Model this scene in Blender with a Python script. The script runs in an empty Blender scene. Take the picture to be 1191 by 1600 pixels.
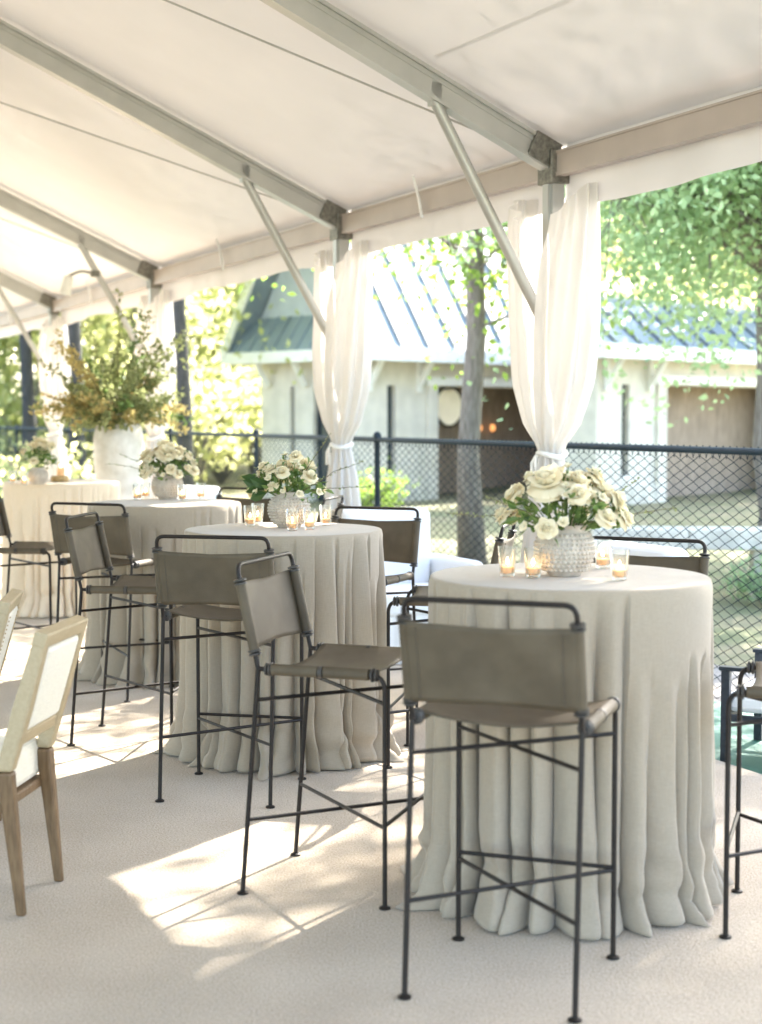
import bpy, bmesh, math, random
import numpy as np
from mathutils import Vector, Matrix

# ------------------------------------------------------------------ camera, sky, sun, exposure
sc = bpy.context.scene
COL = sc.collection
F_PX, CAM_H = 2400.0, 1.573
PITCH = math.atan(149 / F_PX)
cam_d = bpy.data.cameras.new('camera')
cam = bpy.data.objects.new('camera', cam_d)
COL.objects.link(cam)
cam.location = (0, 0, CAM_H)
cam.rotation_euler = (math.pi / 2 - PITCH, 0, 0)
cam_d.sensor_fit = 'VERTICAL'
cam_d.sensor_height = 56.0
cam_d.sensor_width = 56.0
cam_d.lens = 84.0
cam_d.clip_end = 1000
cam_d.dof.use_dof = True
cam_d.dof.focus_distance = 6.5
cam_d.dof.aperture_fstop = 3.4
sc.camera = cam

SUN_AZ, SUN_EL = math.radians(34.0), math.radians(35.9)
SUN_DIR = Vector((math.sin(SUN_AZ) * math.cos(SUN_EL), math.cos(SUN_AZ) * math.cos(SUN_EL), math.sin(SUN_EL)))
world = bpy.data.worlds.new('World')
sc.world = world
world.use_nodes = True
wn = world.node_tree
sky = wn.nodes.new('ShaderNodeTexSky')
sky.sky_type = 'NISHITA'
sky.sun_disc = False
sky.sun_elevation = SUN_EL
sky.sun_rotation = SUN_AZ
sky.air_density = 1.0
sky.dust_density = 1.8
sky.ozone_density = 1.0
bgn = wn.nodes['Background']
bgn.inputs['Strength'].default_value = 0.15
wn.links.new(sky.outputs[0], bgn.inputs['Color'])
sun_l = bpy.data.lights.new('sun', 'SUN')
sun_l.energy = 5.0
sun_l.angle = math.radians(0.53)
sun_l.color = (1.0, 0.94, 0.86)
sun = bpy.data.objects.new('sun', sun_l)
sun.rotation_euler = SUN_DIR.to_track_quat('Z', 'Y').to_euler()
sun.location = SUN_DIR * 60
COL.objects.link(sun)
sc.view_settings.view_transform = 'Standard'
sc.view_settings.look = 'None'
sc.view_settings.exposure = 3.05
sc.view_settings.gamma = 1.0
sc.view_settings.use_curve_mapping = False
sc.cycles.max_bounces = 8
sc.cycles.diffuse_bounces = 4
sc.cycles.transmission_bounces = 5
sc.cycles.transparent_max_bounces = 14
sc.cycles.use_denoising = True
sc.cycles.sample_clamp_indirect = 6.0

# ------------------------------------------------------------------ pixel helpers (photo 1191 x 1600)
def ray(px, py):
    x = (px - 595.5) / F_PX
    u = (800 - py) / F_PX
    return Vector((x, math.cos(PITCH) + u * math.sin(PITCH), -math.sin(PITCH) + u * math.cos(PITCH)))

def on_z(px, py, z):
    r = ray(px, py)
    t = (z - CAM_H) / r.z
    return Vector((r.x * t, r.y * t, z))

def at_d(px, py, d):
    r = ray(px, py)
    t = d / r.y
    return Vector((r.x * t, d, CAM_H + r.z * t))

# ------------------------------------------------------------------ materials
def nt_new(name):
    m = bpy.data.materials.new(name)
    m.use_nodes = True
    return m, m.node_tree, m.node_tree.nodes['Principled BSDF'], m.node_tree.nodes['Material Output']

def mat(name, col, rough=.6, metal=0.0, var=.0, scale=8.0, bump=0.0, bscale=None, detail=4, col2=None,
        spec=.5, sheen=0.0, stretch=None, contrast=(.35, .65), transl=0.0, tcol=None):
    m, t, b, out = nt_new(name)
    b.inputs['Base Color'].default_value = (*col, 1)
    b.inputs['Roughness'].default_value = rough
    b.inputs['Metallic'].default_value = metal
    b.inputs['Specular IOR Level'].default_value = spec
    if sheen:
        b.inputs['Sheen Weight'].default_value = sheen
    tc = t.nodes.new('ShaderNodeTexCoord')
    vec = tc.outputs['Object']
    if stretch:
        mp = t.nodes.new('ShaderNodeMapping')
        mp.inputs['Scale'].default_value = stretch
        t.links.new(vec, mp.inputs['Vector'])
        vec = mp.outputs['Vector']
    csock = None
    if var or col2:
        n = t.nodes.new('ShaderNodeTexNoise')
        n.inputs['Scale'].default_value = scale
        n.inputs['Detail'].default_value = detail
        t.links.new(vec, n.inputs['Vector'])
        r = t.nodes.new('ShaderNodeValToRGB')
        c2 = col2 if col2 else tuple(min(1, c * (1 + var)) for c in col)
        c1 = col if col2 else tuple(c * (1 - var) for c in col)
        r.color_ramp.elements[0].position, r.color_ramp.elements[1].position = contrast
        r.color_ramp.elements[0].color = (*c1, 1)
        r.color_ramp.elements[1].color = (*c2, 1)
        t.links.new(n.outputs['Fac'], r.inputs['Fac'])
        t.links.new(r.outputs['Color'], b.inputs['Base Color'])
        csock = r.outputs['Color']
    if bump:
        n2 = t.nodes.new('ShaderNodeTexNoise')
        n2.inputs['Scale'].default_value = bscale or scale * 4
        n2.inputs['Detail'].default_value = 5
        t.links.new(vec, n2.inputs['Vector'])
        bp = t.nodes.new('ShaderNodeBump')
        bp.inputs['Strength'].default_value = bump
        bp.inputs['Distance'].default_value = .01
        t.links.new(n2.outputs['Fac'], bp.inputs['Height'])
        t.links.new(bp.outputs['Normal'], b.inputs['Normal'])
    if transl:
        tr = t.nodes.new('ShaderNodeBsdfTranslucent')
        if tcol:
            tr.inputs['Color'].default_value = (*tcol, 1)
        elif csock:
            t.links.new(csock, tr.inputs['Color'])
        else:
            tr.inputs['Color'].default_value = (*col, 1)
        mx = t.nodes.new('ShaderNodeMixShader')
        mx.inputs['Fac'].default_value = transl
        t.links.new(b.outputs[0], mx.inputs[1])
        t.links.new(tr.outputs[0], mx.inputs[2])
        t.links.new(mx.outputs[0], out.inputs['Surface'])
    return m

def leaf_mat(name, c1, c2, transl=.45, tcol=None, rough=.5):
    """two-tone leaf: every leaf face takes its own tone (random per island)"""
    m, t, b, out = nt_new(name)
    g = t.nodes.new('ShaderNodeNewGeometry')
    r = t.nodes.new('ShaderNodeValToRGB')
    r.color_ramp.elements[0].color = (*c1, 1)
    r.color_ramp.elements[1].color = (*c2, 1)
    t.links.new(g.outputs['Random Per Island'], r.inputs['Fac'])
    t.links.new(r.outputs['Color'], b.inputs['Base Color'])
    b.inputs['Roughness'].default_value = rough
    tr = t.nodes.new('ShaderNodeBsdfTranslucent')
    if tcol:
        tr.inputs['Color'].default_value = (*tcol, 1)
    else:
        t.links.new(r.outputs['Color'], tr.inputs['Color'])
    mx = t.nodes.new('ShaderNodeMixShader')
    mx.inputs['Fac'].default_value = transl
    t.links.new(b.outputs[0], mx.inputs[1])
    t.links.new(tr.outputs[0], mx.inputs[2])
    t.links.new(mx.outputs[0], out.inputs['Surface'])
    return m

def emit_mat(name, col, strength):
    m, t, b, out = nt_new(name)
    e = t.nodes.new('ShaderNodeEmission')
    e.inputs['Color'].default_value = (*col, 1)
    e.inputs['Strength'].default_value = strength
    t.links.new(e.outputs[0], out.inputs['Surface'])
    return m

def glass_mat(name):
    m, t, b, out = nt_new(name)
    tp = t.nodes.new('ShaderNodeBsdfTransparent')
    tp.inputs['Color'].default_value = (.96, .975, .975, 1)
    gl = t.nodes.new('ShaderNodeBsdfGlossy')
    gl.inputs['Roughness'].default_value = .03
    fr = t.nodes.new('ShaderNodeFresnel')
    fr.inputs['IOR'].default_value = 1.5
    mul = t.nodes.new('ShaderNodeMath')
    mul.operation = 'MULTIPLY'
    mul.inputs[1].default_value = .55
    mul.use_clamp = True
    t.links.new(fr.outputs[0], mul.inputs[0])
    df = t.nodes.new('ShaderNodeBsdfTranslucent')
    df.inputs['Color'].default_value = (.9, .92, .92, 1)
    m0 = t.nodes.new('ShaderNodeMixShader')
    m0.inputs['Fac'].default_value = .06
    t.links.new(tp.outputs[0], m0.inputs[1])
    t.links.new(df.outputs[0], m0.inputs[2])
    mx = t.nodes.new('ShaderNodeMixShader')
    t.links.new(mul.outputs[0], mx.inputs['Fac'])
    t.links.new(m0.outputs[0], mx.inputs[1])
    t.links.new(gl.outputs[0], mx.inputs[2])
    t.links.new(mx.outputs[0], out.inputs['Surface'])
    return m

def weave_mat(name, col, rough=.85, scale=420, transl=0.0, slub=.10):
    """linen: fine crossing threads as bump plus slubs along both thread directions"""
    m, t, b, out = nt_new(name)
    tc = t.nodes.new('ShaderNodeTexCoord')
    b.inputs['Roughness'].default_value = rough
    b.inputs['Specular IOR Level'].default_value = .2
    b.inputs['Sheen Weight'].default_value = .25
    ns = []
    for st in ((1, 1, .06), (.12, .12, 1)):
        mp = t.nodes.new('ShaderNodeMapping')
        mp.inputs['Scale'].default_value = st
        t.links.new(tc.outputs['Object'], mp.inputs['Vector'])
        n = t.nodes.new('ShaderNodeTexNoise')
        n.inputs['Scale'].default_value = scale
        n.inputs['Detail'].default_value = 2
        t.links.new(mp.outputs[0], n.inputs['Vector'])
        ns.append(n)
    add = t.nodes.new('ShaderNodeMath')
    add.operation = 'ADD'
    t.links.new(ns[0].outputs['Fac'], add.inputs[0])
    t.links.new(ns[1].outputs['Fac'], add.inputs[1])
    r = t.nodes.new('ShaderNodeValToRGB')
    r.color_ramp.elements[0].position = .3
    r.color_ramp.elements[1].position = .7
    r.color_ramp.elements[0].color = (*[c * (1 - slub) for c in col], 1)
    r.color_ramp.elements[1].color = (*[min(1, c * (1 + slub)) for c in col], 1)
    hf = t.nodes.new('ShaderNodeMath')
    hf.operation = 'MULTIPLY'
    hf.inputs[1].default_value = .5
    t.links.new(add.outputs[0], hf.inputs[0])
    t.links.new(hf.outputs[0], r.inputs['Fac'])
    t.links.new(r.outputs['Color'], b.inputs['Base Color'])
    bp = t.nodes.new('ShaderNodeBump')
    bp.inputs['Strength'].default_value = .25
    bp.inputs['Distance'].default_value = .002
    t.links.new(add.outputs[0], bp.inputs['Height'])
    t.links.new(bp.outputs['Normal'], b.inputs['Normal'])
    if transl:
        tr = t.nodes.new('ShaderNodeBsdfTranslucent')
        t.links.new(r.outputs['Color'], tr.inputs['Color'])
        mx = t.nodes.new('ShaderNodeMixShader')
        mx.inputs['Fac'].default_value = transl
        t.links.new(b.outputs[0], mx.inputs[1])
        t.links.new(tr.outputs[0], mx.inputs[2])
        t.links.new(mx.outputs[0], out.inputs['Surface'])
    return m

def sheer_mat(name, col, transl=.5, clear=.12):
    m, t, b, out = nt_new(name)
    b.inputs['Base Color'].default_value = (*col, 1)
    b.inputs['Roughness'].default_value = .9
    b.inputs['Specular IOR Level'].default_value = .1
    tr = t.nodes.new('ShaderNodeBsdfTranslucent')
    tr.inputs['Color'].default_value = (*col, 1)
    tp = t.nodes.new('ShaderNodeBsdfTransparent')
    m1 = t.nodes.new('ShaderNodeMixShader')
    m1.inputs['Fac'].default_value = transl
    m2 = t.nodes.new('ShaderNodeMixShader')
    m2.inputs['Fac'].default_value = clear
    t.links.new(b.outputs[0], m1.inputs[1])
    t.links.new(tr.outputs[0], m1.inputs[2])
    t.links.new(m1.outputs[0], m2.inputs[1])
    t.links.new(tp.outputs[0], m2.inputs[2])
    t.links.new(m2.outputs[0], out.inputs['Surface'])
    return m

M = {}
def carpet_mat():
    m, t, b, out = nt_new('cream cut pile carpet')
    tc = t.nodes.new('ShaderNodeTexCoord')
    def noise(sc_, det):
        n = t.nodes.new('ShaderNodeTexNoise')
        n.inputs['Scale'].default_value = sc_
        n.inputs['Detail'].default_value = det
        t.links.new(tc.outputs['Object'], n.inputs['Vector'])
        return n
    n1, n2, n3 = noise(150, 3), noise(2.2, 5), noise(55, 3)
    r = t.nodes.new('ShaderNodeValToRGB')
    r.color_ramp.elements[0].position, r.color_ramp.elements[1].position = .32, .68
    r.color_ramp.elements[0].color = (.36, .285, .20, 1)
    r.color_ramp.elements[1].color = (.66, .565, .445, 1)
    t.links.new(n1.outputs['Fac'], r.inputs['Fac'])
    r2 = t.nodes.new('ShaderNodeValToRGB')
    r2.color_ramp.elements[0].position, r2.color_ramp.elements[1].position = .3, .7
    r2.color_ramp.elements[0].color = (.82, .80, .77, 1)
    r2.color_ramp.elements[1].color = (1, 1, 1, 1)
    t.links.new(n2.outputs['Fac'], r2.inputs['Fac'])
    mx = t.nodes.new('ShaderNodeMix')
    mx.data_type = 'RGBA'
    mx.blend_type = 'MULTIPLY'
    mx.inputs[0].default_value = 1
    t.links.new(r.outputs['Color'], mx.inputs[6])
    t.links.new(r2.outputs['Color'], mx.inputs[7])
    t.links.new(mx.outputs[2], b.inputs['Base Color'])
    b.inputs['Roughness'].default_value = .95
    b.inputs['Specular IOR Level'].default_value = .1
    b.inputs['Sheen Weight'].default_value = .2
    add = t.nodes.new('ShaderNodeMath')
    add.operation = 'ADD'
    t.links.new(n1.outputs['Fac'], add.inputs[0])
    t.links.new(n3.outputs['Fac'], add.inputs[1])
    bp = t.nodes.new('ShaderNodeBump')
    bp.inputs['Strength'].default_value = .8
    bp.inputs['Distance'].default_value = .006
    t.links.new(add.outputs[0], bp.inputs['Height'])
    t.links.new(bp.outputs['Normal'], b.inputs['Normal'])
    return m
M['carpet'] = carpet_mat()
M['linen'] = weave_mat('grey linen', (.345, .290, .220))
M['warm_lit_linen'] = weave_mat('linen tinted by warm light', (.70, .58, .44))  # warm light falling on this cloth is put into its colour
M['white_linen'] = weave_mat('white linen', (.80, .80, .80), slub=.04)
M['leather'] = mat('taupe leather', (.076, .058, .036), .62, var=.20, scale=9, bump=.25, bscale=320, spec=.35, col2=(.104, .082, .053))
M['iron'] = mat('blackened iron', (.014, .010, .008), .5, metal=.2, var=.3, scale=60, bump=.1, bscale=300, spec=.4)
M['collar'] = mat('dark leather collar', (.045, .04, .035), .5, var=.2, scale=80, bump=.2)
M['vinyl'] = mat('tent vinyl', (.81, .775, .775), .7, var=.03, scale=1.3, bump=.06, bscale=3, transl=.015, tcol=(.80, .72, .66), spec=.2)
M['alu'] = mat('brushed aluminium', (.47, .465, .44), .42, metal=.6, var=.05, scale=5)
M['eave_alu'] = mat('beige coated eave beam', (.47, .40, .36), .5, metal=.2, var=.06, scale=3)
M['alu_dark'] = mat('weathered steel joint', (.20, .19, .165), .5, metal=.7, var=.3, scale=40, bump=.2)
M['sheer'] = sheer_mat('white sheer curtain', (.78, .745, .71), .36, .03)
M['sash'] = mat('white sash', (.8, .79, .77), .85, var=.05, scale=30, bump=.3)
M['glass'] = glass_mat('clear glass')
M['wax'] = mat('candle wax', (.85, .68, .42), .5, var=.05, scale=30, transl=.35, tcol=(.95, .62, .28))
M['flame'] = emit_mat('candle flame', (1.0, .62, .25), 14.0)
M['wick'] = mat('charred wick', (.03, .025, .02), .9, var=.2, scale=90)
M['stoneware'] = mat('whitewashed stoneware', (.46, .405, .345), .85, col2=(.58, .525, .455), scale=34, bump=.3, bscale=130)
M['urn'] = mat('chalky white urn', (.60, .55, .48), .85, col2=(.78, .74, .68), scale=7, bump=.5, bscale=26)
M['petal'] = leaf_mat('cream petals', (.87, .77, .54), (.93, .88, .70), .35, rough=.7)
M['petal_white'] = leaf_mat('white petals', (.87, .79, .58), (.92, .88, .72), .35, rough=.7)
M['green_leaf'] = leaf_mat('green leaves', (.07, .14, .035), (.21, .31, .09), .4)
M['dark_leaf'] = leaf_mat('dark glossy leaves', (.03, .075, .02), (.06, .12, .035), .25)
M['sage_leaf'] = leaf_mat('sage leaves', (.17, .20, .08), (.40, .43, .20), .55)
M['gold_leaf'] = leaf_mat('golden brown leaves', (.38, .30, .11), (.64, .54, .24), .55)
M['stem'] = mat('twig', (.13, .105, .055), .8, var=.3, scale=40)
M['oak'] = mat('oak', (.115, .066, .028), .5, col2=(.18, .11, .052), scale=14, stretch=(6, 6, 1), bump=.12)
M['pale_lit_oak'] = mat('pale lit oak', (.38, .30, .18), .5, col2=(.42, .335, .21), scale=14, stretch=(1, 6, 6), bump=.12)  # pale finish plus the light on the back frame, put into one colour
M['cream_uph'] = weave_mat('cream upholstery', (.74, .70, .60), scale=300)
M['nail'] = mat('brass nail', (.45, .34, .18), .4, metal=.8, var=.1, scale=90)
M['navy_metal'] = mat('dark navy metal', (.02, .028, .04), .45, metal=.3, var=.2, scale=30)
M['fence_vinyl'] = mat('dark coated wire', (.010, .020, .030), .55, var=.2, scale=20, spec=.25)
M['stucco'] = mat('cream stucco', (.64, .60, .53), .9, var=.08, scale=3, bump=.35, bscale=60)
M['gable_stucco'] = mat('grey gable boards', (.46, .50, .54), .85, var=.07, scale=3, bump=.2)
M['trim'] = mat('white painted trim', (.78, .78, .76), .5, var=.04, scale=4)
M['roof_metal'] = mat('blue grey roof metal', (.23, .28, .315), .55, metal=.1, var=.10, scale=1.2, bump=.03, bscale=4)
M['interior'] = mat('dark timber interior', (.34, .265, .205), .8, var=.2, scale=3, stretch=(6, 6, 1))
M['dark_glass'] = mat('dark window', (.02, .035, .045), .15, var=.2, scale=2, spec=.6)
M['mirror'] = mat('mirror', (.85, .85, .85), .06, metal=1.0, var=.02, scale=2)
M['lampglow'] = emit_mat('warm lamp', (1.0, .42, .14), .22)
M['bark'] = mat('grey bark', (.11, .095, .08), .95, col2=(.20, .185, .165), scale=9, stretch=(5, 5, .7), bump=.8, bscale=18)
M['bark_dark'] = mat('dark bark', (.035, .035, .035), .95, col2=(.075, .07, .065), scale=9, stretch=(5, 5, .7), bump=.8, bscale=18)
M['fol_a'] = leaf_mat('spring leaves', (.05, .11, .025), (.15, .24, .05), .6, tcol=(.30, .44, .08))
M['fol_b'] = leaf_mat('yellow green leaves', (.10, .17, .03), (.27, .33, .07), .65, tcol=(.68, .69, .34))
M['fol_c'] = leaf_mat('blue green leaves', (.14, .24, .12), (.28, .40, .20), .6, tcol=(.50, .66, .38))
M['ground'] = mat('lawn and leaf litter', (.15, .16, .07), .95, col2=(.26, .22, .13), scale=1.6, bump=.6, bscale=30, detail=8)
M['court'] = mat('teal green court paint', (.020, .115, .085), .55, col2=(.035, .15, .11), scale=5, bump=.15, bscale=60)
M['stone'] = mat('pale limestone', (.58, .55, .48), .9, var=.15, scale=5, bump=.5, bscale=25)
M['gravel'] = mat('grey gravel', (.22, .20, .18), .95, col2=(.40, .36, .32), scale=70, bump=.9, bscale=90)
M['white_plastic'] = mat('white lamp housing', (.75, .73, .68), .4, var=.04, scale=8)
M['tabletop'] = mat('plywood', (.38, .27, .16), .6, var=.15, scale=12, stretch=(1, 8, 8))
M['wood_slice'] = mat('gilded bark', (.30, .19, .07), .6, col2=(.48, .33, .14), scale=30, bump=.7, bscale=60)

# ------------------------------------------------------------------ mesh builder
class MB:
    def __init__(self):
        self.v = []
        self.f = []

    def quad_grid(self, P, close_u=False, close_v=False):
        """P: array (nu, nv, 3)"""
        P = np.asarray(P, float)
        nu, nv = P.shape[:2]
        b = len(self.v)
        self.v.extend(map(tuple, P.reshape(-1, 3)))
        for i in range(nu if close_u else nu - 1):
            for j in range(nv if close_v else nv - 1):
                i2, j2 = (i + 1) % nu, (j + 1) % nv
                self.f.append((b + i * nv + j, b + i2 * nv + j, b + i2 * nv + j2, b + i * nv + j2))
        return self

    def box(self, lo, hi, mtx=None):
        x0, y0, z0 = lo
        x1, y1, z1 = hi
        vs = [(x0, y0, z0), (x1, y0, z0), (x1, y1, z0), (x0, y1, z0), (x0, y0, z1), (x1, y0, z1), (x1, y1, z1), (x0, y1, z1)]
        return self.hexa(vs, mtx)

    def hexa(self, vs, mtx=None):
        b = len(self.v)
        if mtx is not None:
            vs = [tuple(mtx @ Vector(p)) for p in vs]
        self.v.extend([tuple(p) for p in vs])
        for q in ((3, 2, 1, 0), (4, 5, 6, 7), (0, 1, 5, 4), (1, 2, 6, 5), (2, 3, 7, 6), (3, 0, 4, 7)):
            self.f.append(tuple(b + i for i in q))
        return self

    def beam(self, p, q, w, h, up=(0, 0, 1)):
        """box from p to q, w across, h along up"""
        p, q, up = Vector(p), Vector(q), Vector(up)
        d = (q - p).normalized()
        s = d.cross(up).normalized()
        u = s.cross(d).normalized()
        a, c = s * w / 2, u * h / 2
        return self.hexa([p - a - c, p + a - c, q + a - c, q - a - c, p - a + c, p + a + c, q + a + c, q - a + c])

    def tube(self, pts, r, n=8, caps=True, closed=False):
        pts = [Vector(p) for p in pts]
        m = len(pts)
        rs = r if hasattr(r, '__len__') else [r] * m
        tan = []
        for i in range(m):
            if closed:
                t = pts[(i + 1) % m] - pts[i - 1]
            else:
                t = pts[min(i + 1, m - 1)] - pts[max(i - 1, 0)]
            tan.append(t.normalized())
        a = Vector((0, 0, 1)) if abs(tan[0].z) < .9 else Vector((1, 0, 0))
        nrm = tan[0].cross(a).normalized()
        b = len(self.v)
        for i in range(m):
            if i:
                ax = tan[i - 1].cross(tan[i])
                if ax.length > 1e-9:
                    nrm = Matrix.Rotation(tan[i - 1].angle(tan[i]), 3, ax.normalized()) @ nrm
            bi = tan[i].cross(nrm)
            for k in range(n):
                t = 2 * math.pi * k / n
                self.v.append(tuple(pts[i] + (nrm * math.cos(t) + bi * math.sin(t)) * rs[i]))
        for i in range(m if closed else m - 1):
            i2 = (i + 1) % m
            for k in range(n):
                k2 = (k + 1) % n
                self.f.append((b + i * n + k, b + i * n + k2, b + i2 * n + k2, b + i2 * n + k))
        if caps and not closed:
            self.f.append(tuple(b + k for k in range(n))[::-1])
            self.f.append(tuple(b + (m - 1) * n + k for k in range(n)))
        return self

    def lathe(self, prof, n=24, c=(0, 0, 0), cap0=True, cap1=True, axis=None):
        b = len(self.v)
        q = Vector((0, 0, 1)).rotation_difference(Vector(axis)) if axis is not None else None
        for r, z in prof:
            for k in range(n):
                t = 2 * math.pi * k / n
                p = Vector((r * math.cos(t), r * math.sin(t), z))
                if q:
                    p = q @ p
                self.v.append((p.x + c[0], p.y + c[1], p.z + c[2]))
        for i in range(len(prof) - 1):
            for k in range(n):
                k2 = (k + 1) % n
                self.f.append((b + i * n + k, b + i * n + k2, b + (i + 1) * n + k2, b + (i + 1) * n + k))
        if cap0:
            self.f.append(tuple(b + k for k in range(n))[::-1])
        if cap1:
            self.f.append(tuple(b + (len(prof) - 1) * n + k for k in range(n)))
        return self

    def mesh(self, name, m, smooth=False, sharp=None):
        me = bpy.data.meshes.new(name)
        me.from_pydata(self.v, [], self.f)
        me.update()
        if smooth:
            me.polygons.foreach_set('use_smooth', [True] * len(me.polygons))
            if sharp is not None:
                me.set_sharp_from_angle(angle=math.radians(sharp))
        me.materials.append(M[m] if isinstance(m, str) else m)
        return me

    def build(self, name, m, parent=None, smooth=False, sharp=40, bevel=0, kind=None):
        return link(name, self.mesh(name, m, smooth, sharp), parent, bevel, kind)

def link(name, me, parent=None, bevel=0, kind=None):
    o = bpy.data.objects.new(name, me)
    COL.objects.link(o)
    if parent is not None:
        o.parent = parent
    if bevel:
        b = o.modifiers.new('bevel', 'BEVEL')
        b.width = bevel
        b.segments = 2
        b.limit_method = 'ANGLE'
    if kind:
        o['kind'] = kind
    return o

def np_mesh(name, V, faces_n, m, smooth=False):
    """V (k,3) with consecutive faces of faces_n vertices each"""
    V = np.asarray(V, np.float32)
    k = len(V)
    nf = k // faces_n
    me = bpy.data.meshes.new(name)
    me.vertices.add(k)
    me.vertices.foreach_set('co', V.reshape(-1))
    me.loops.add(k)
    me.loops.foreach_set('vertex_index', np.arange(k, dtype=np.int32))
    me.polygons.add(nf)
    me.polygons.foreach_set('loop_start', np.arange(0, k, faces_n, dtype=np.int32))
    me.polygons.foreach_set('loop_total', np.full(nf, faces_n, dtype=np.int32))
    me.update(calc_edges=True)
    me.materials.append(M[m])
    return me

def thing(name, label, cat, loc=(0, 0, 0), rz=0.0, group=None):
    o = bpy.data.objects.new(name, None)
    o.empty_display_size = .1
    COL.objects.link(o)
    o.location = loc
    o.rotation_euler = (0, 0, rz)
    return tag(o, label, cat, group)

def tag(o, label, cat, group=None):
    o['label'] = label
    o['category'] = cat
    if group:
        o['group'] = group
    return o

def struct(name, mb, m, **k):
    return mb.build(name, m, kind='structure', **k)

def copy_tree(o, parent=None):
    c = o.copy()
    COL.objects.link(c)
    if parent is not None:
        c.parent = parent
    for ch in [x for x in bpy.data.objects if x.parent == o]:
        copy_tree(ch, c)
    return c

def fillet(pts, rad, seg=5):
    pts = [Vector(p) for p in pts]
    out = [pts[0]]
    for i in range(1, len(pts) - 1):
        a, b, c = pts[i - 1], pts[i], pts[i + 1]
        u, w = (a - b), (c - b)
        r = min(rad, u.length * .45, w.length * .45)
        p0, p1 = b + u.normalized() * r, b + w.normalized() * r
        for k in range(seg + 1):
            t = k / seg
            out.append(p0 * (1 - t) ** 2 + b * 2 * t * (1 - t) + p1 * t * t)
    out.append(pts[-1])
    return out

# ------------------------------------------------------------------ ground
GZ = -0.13                              # ground outside the tent floor
E = Vector((-.4226, .9063, 0))          # along the eave, away from the camera
N = Vector((.9063, .4226, 0))           # outwards, towards the fence
P1 = Vector((.956, 8.61, 0))
BAYS = [-9.0, -4.5, 0.0, 2.95, 7.65, 12.05, 16.6]
EAVE_Z, ROOF_T, HALF = 3.02, .45, 6.1   # top of eave beam, roof slope, eave to ridge
def tp(t, s, z):
    """tent coordinates: t along the eave from the first post, s inwards from the eave"""
    p = P1 + E * t - N * s
    return Vector((p.x, p.y, z))

g = MB()
nx = 60
xs = np.concatenate([np.linspace(-400, -60, 8), np.linspace(-50, 50, 60), np.linspace(60, 400, 8)])
ys = np.concatenate([np.linspace(-60, 0, 6), np.linspace(3, 90, 60), np.linspace(110, 600, 8)])
P = np.zeros((len(xs), len(ys), 3))
P[..., 0], P[..., 1] = np.meshgrid(xs, ys, indexing='ij')
dd = np.clip((P[..., 1] - 20) / 60, 0, 1)
P[..., 2] = GZ + .05 * np.sin(P[..., 0] * .31) * np.sin(P[..., 1] * .23) * dd + np.clip(P[..., 1] - 34, 0, 70) * .07
g.quad_grid(P)
struct('ground', g, 'ground', smooth=True)

# teal painted court strip under the tent edge and along the fence
g = MB()
a0, a1 = tp(-14, 9, 0), tp(22, 9, 0)
b0, b1 = tp(-14, -.98, 0), tp(22, -.98, 0)
g.hexa([(a0.x, a0.y, GZ - .1), (b0.x, b0.y, GZ - .1), (b1.x, b1.y, GZ - .1), (a1.x, a1.y, GZ - .1),
        (a0.x, a0.y, GZ + .06), (b0.x, b0.y, GZ + .06), (b1.x, b1.y, GZ + .06), (a1.x, a1.y, GZ + .06)])
struct('court_pavement', g, 'court')
# gravel strip at the foot of the fence
g = MB()
a0, a1 = tp(-14, -.985, 0), tp(22, -.985, 0)
b0, b1 = tp(-14, -1.9, 0), tp(22, -1.9, 0)
g.hexa([(a0.x, a0.y, GZ - .1), (b0.x, b0.y, GZ - .1), (b1.x, b1.y, GZ - .1), (a1.x, a1.y, GZ - .1),
        (a0.x, a0.y, GZ + .03), (b0.x, b0.y, GZ + .03), (b1.x, b1.y, GZ + .03), (a1.x, a1.y, GZ + .03)])
struct('gravel_path', g, 'gravel')

# carpeted tent floor (a low platform)
g = MB()
CE = .15
c4 = [tp(-12, 12.4, 0), tp(-12, CE, 0), tp(20, CE, 0), tp(20, 12.4, 0)]
g.hexa([(p.x, p.y, GZ + .02) for p in c4] + [(p.x, p.y, 0) for p in c4])
struct('carpet_floor', g, 'carpet', bevel=.012)

# ------------------------------------------------------------------ tent
tent = thing('frame_tent', 'white frame tent with aluminium rafters, eave beams and posts', 'tent', tp(0, 6.1, 0))
tent_inv = Matrix.Translation(-Vector(tent.location))
def tent_part(mb, name, m, **k):
    mb.v = [tuple(tent_inv @ Vector(p)) for p in mb.v]
    return mb.build(name, m, tent, **k)
def roof_z(s):
    return EAVE_Z + .06 + ROOF_T * (s if s <= HALF else 2 * HALF - s)

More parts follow.
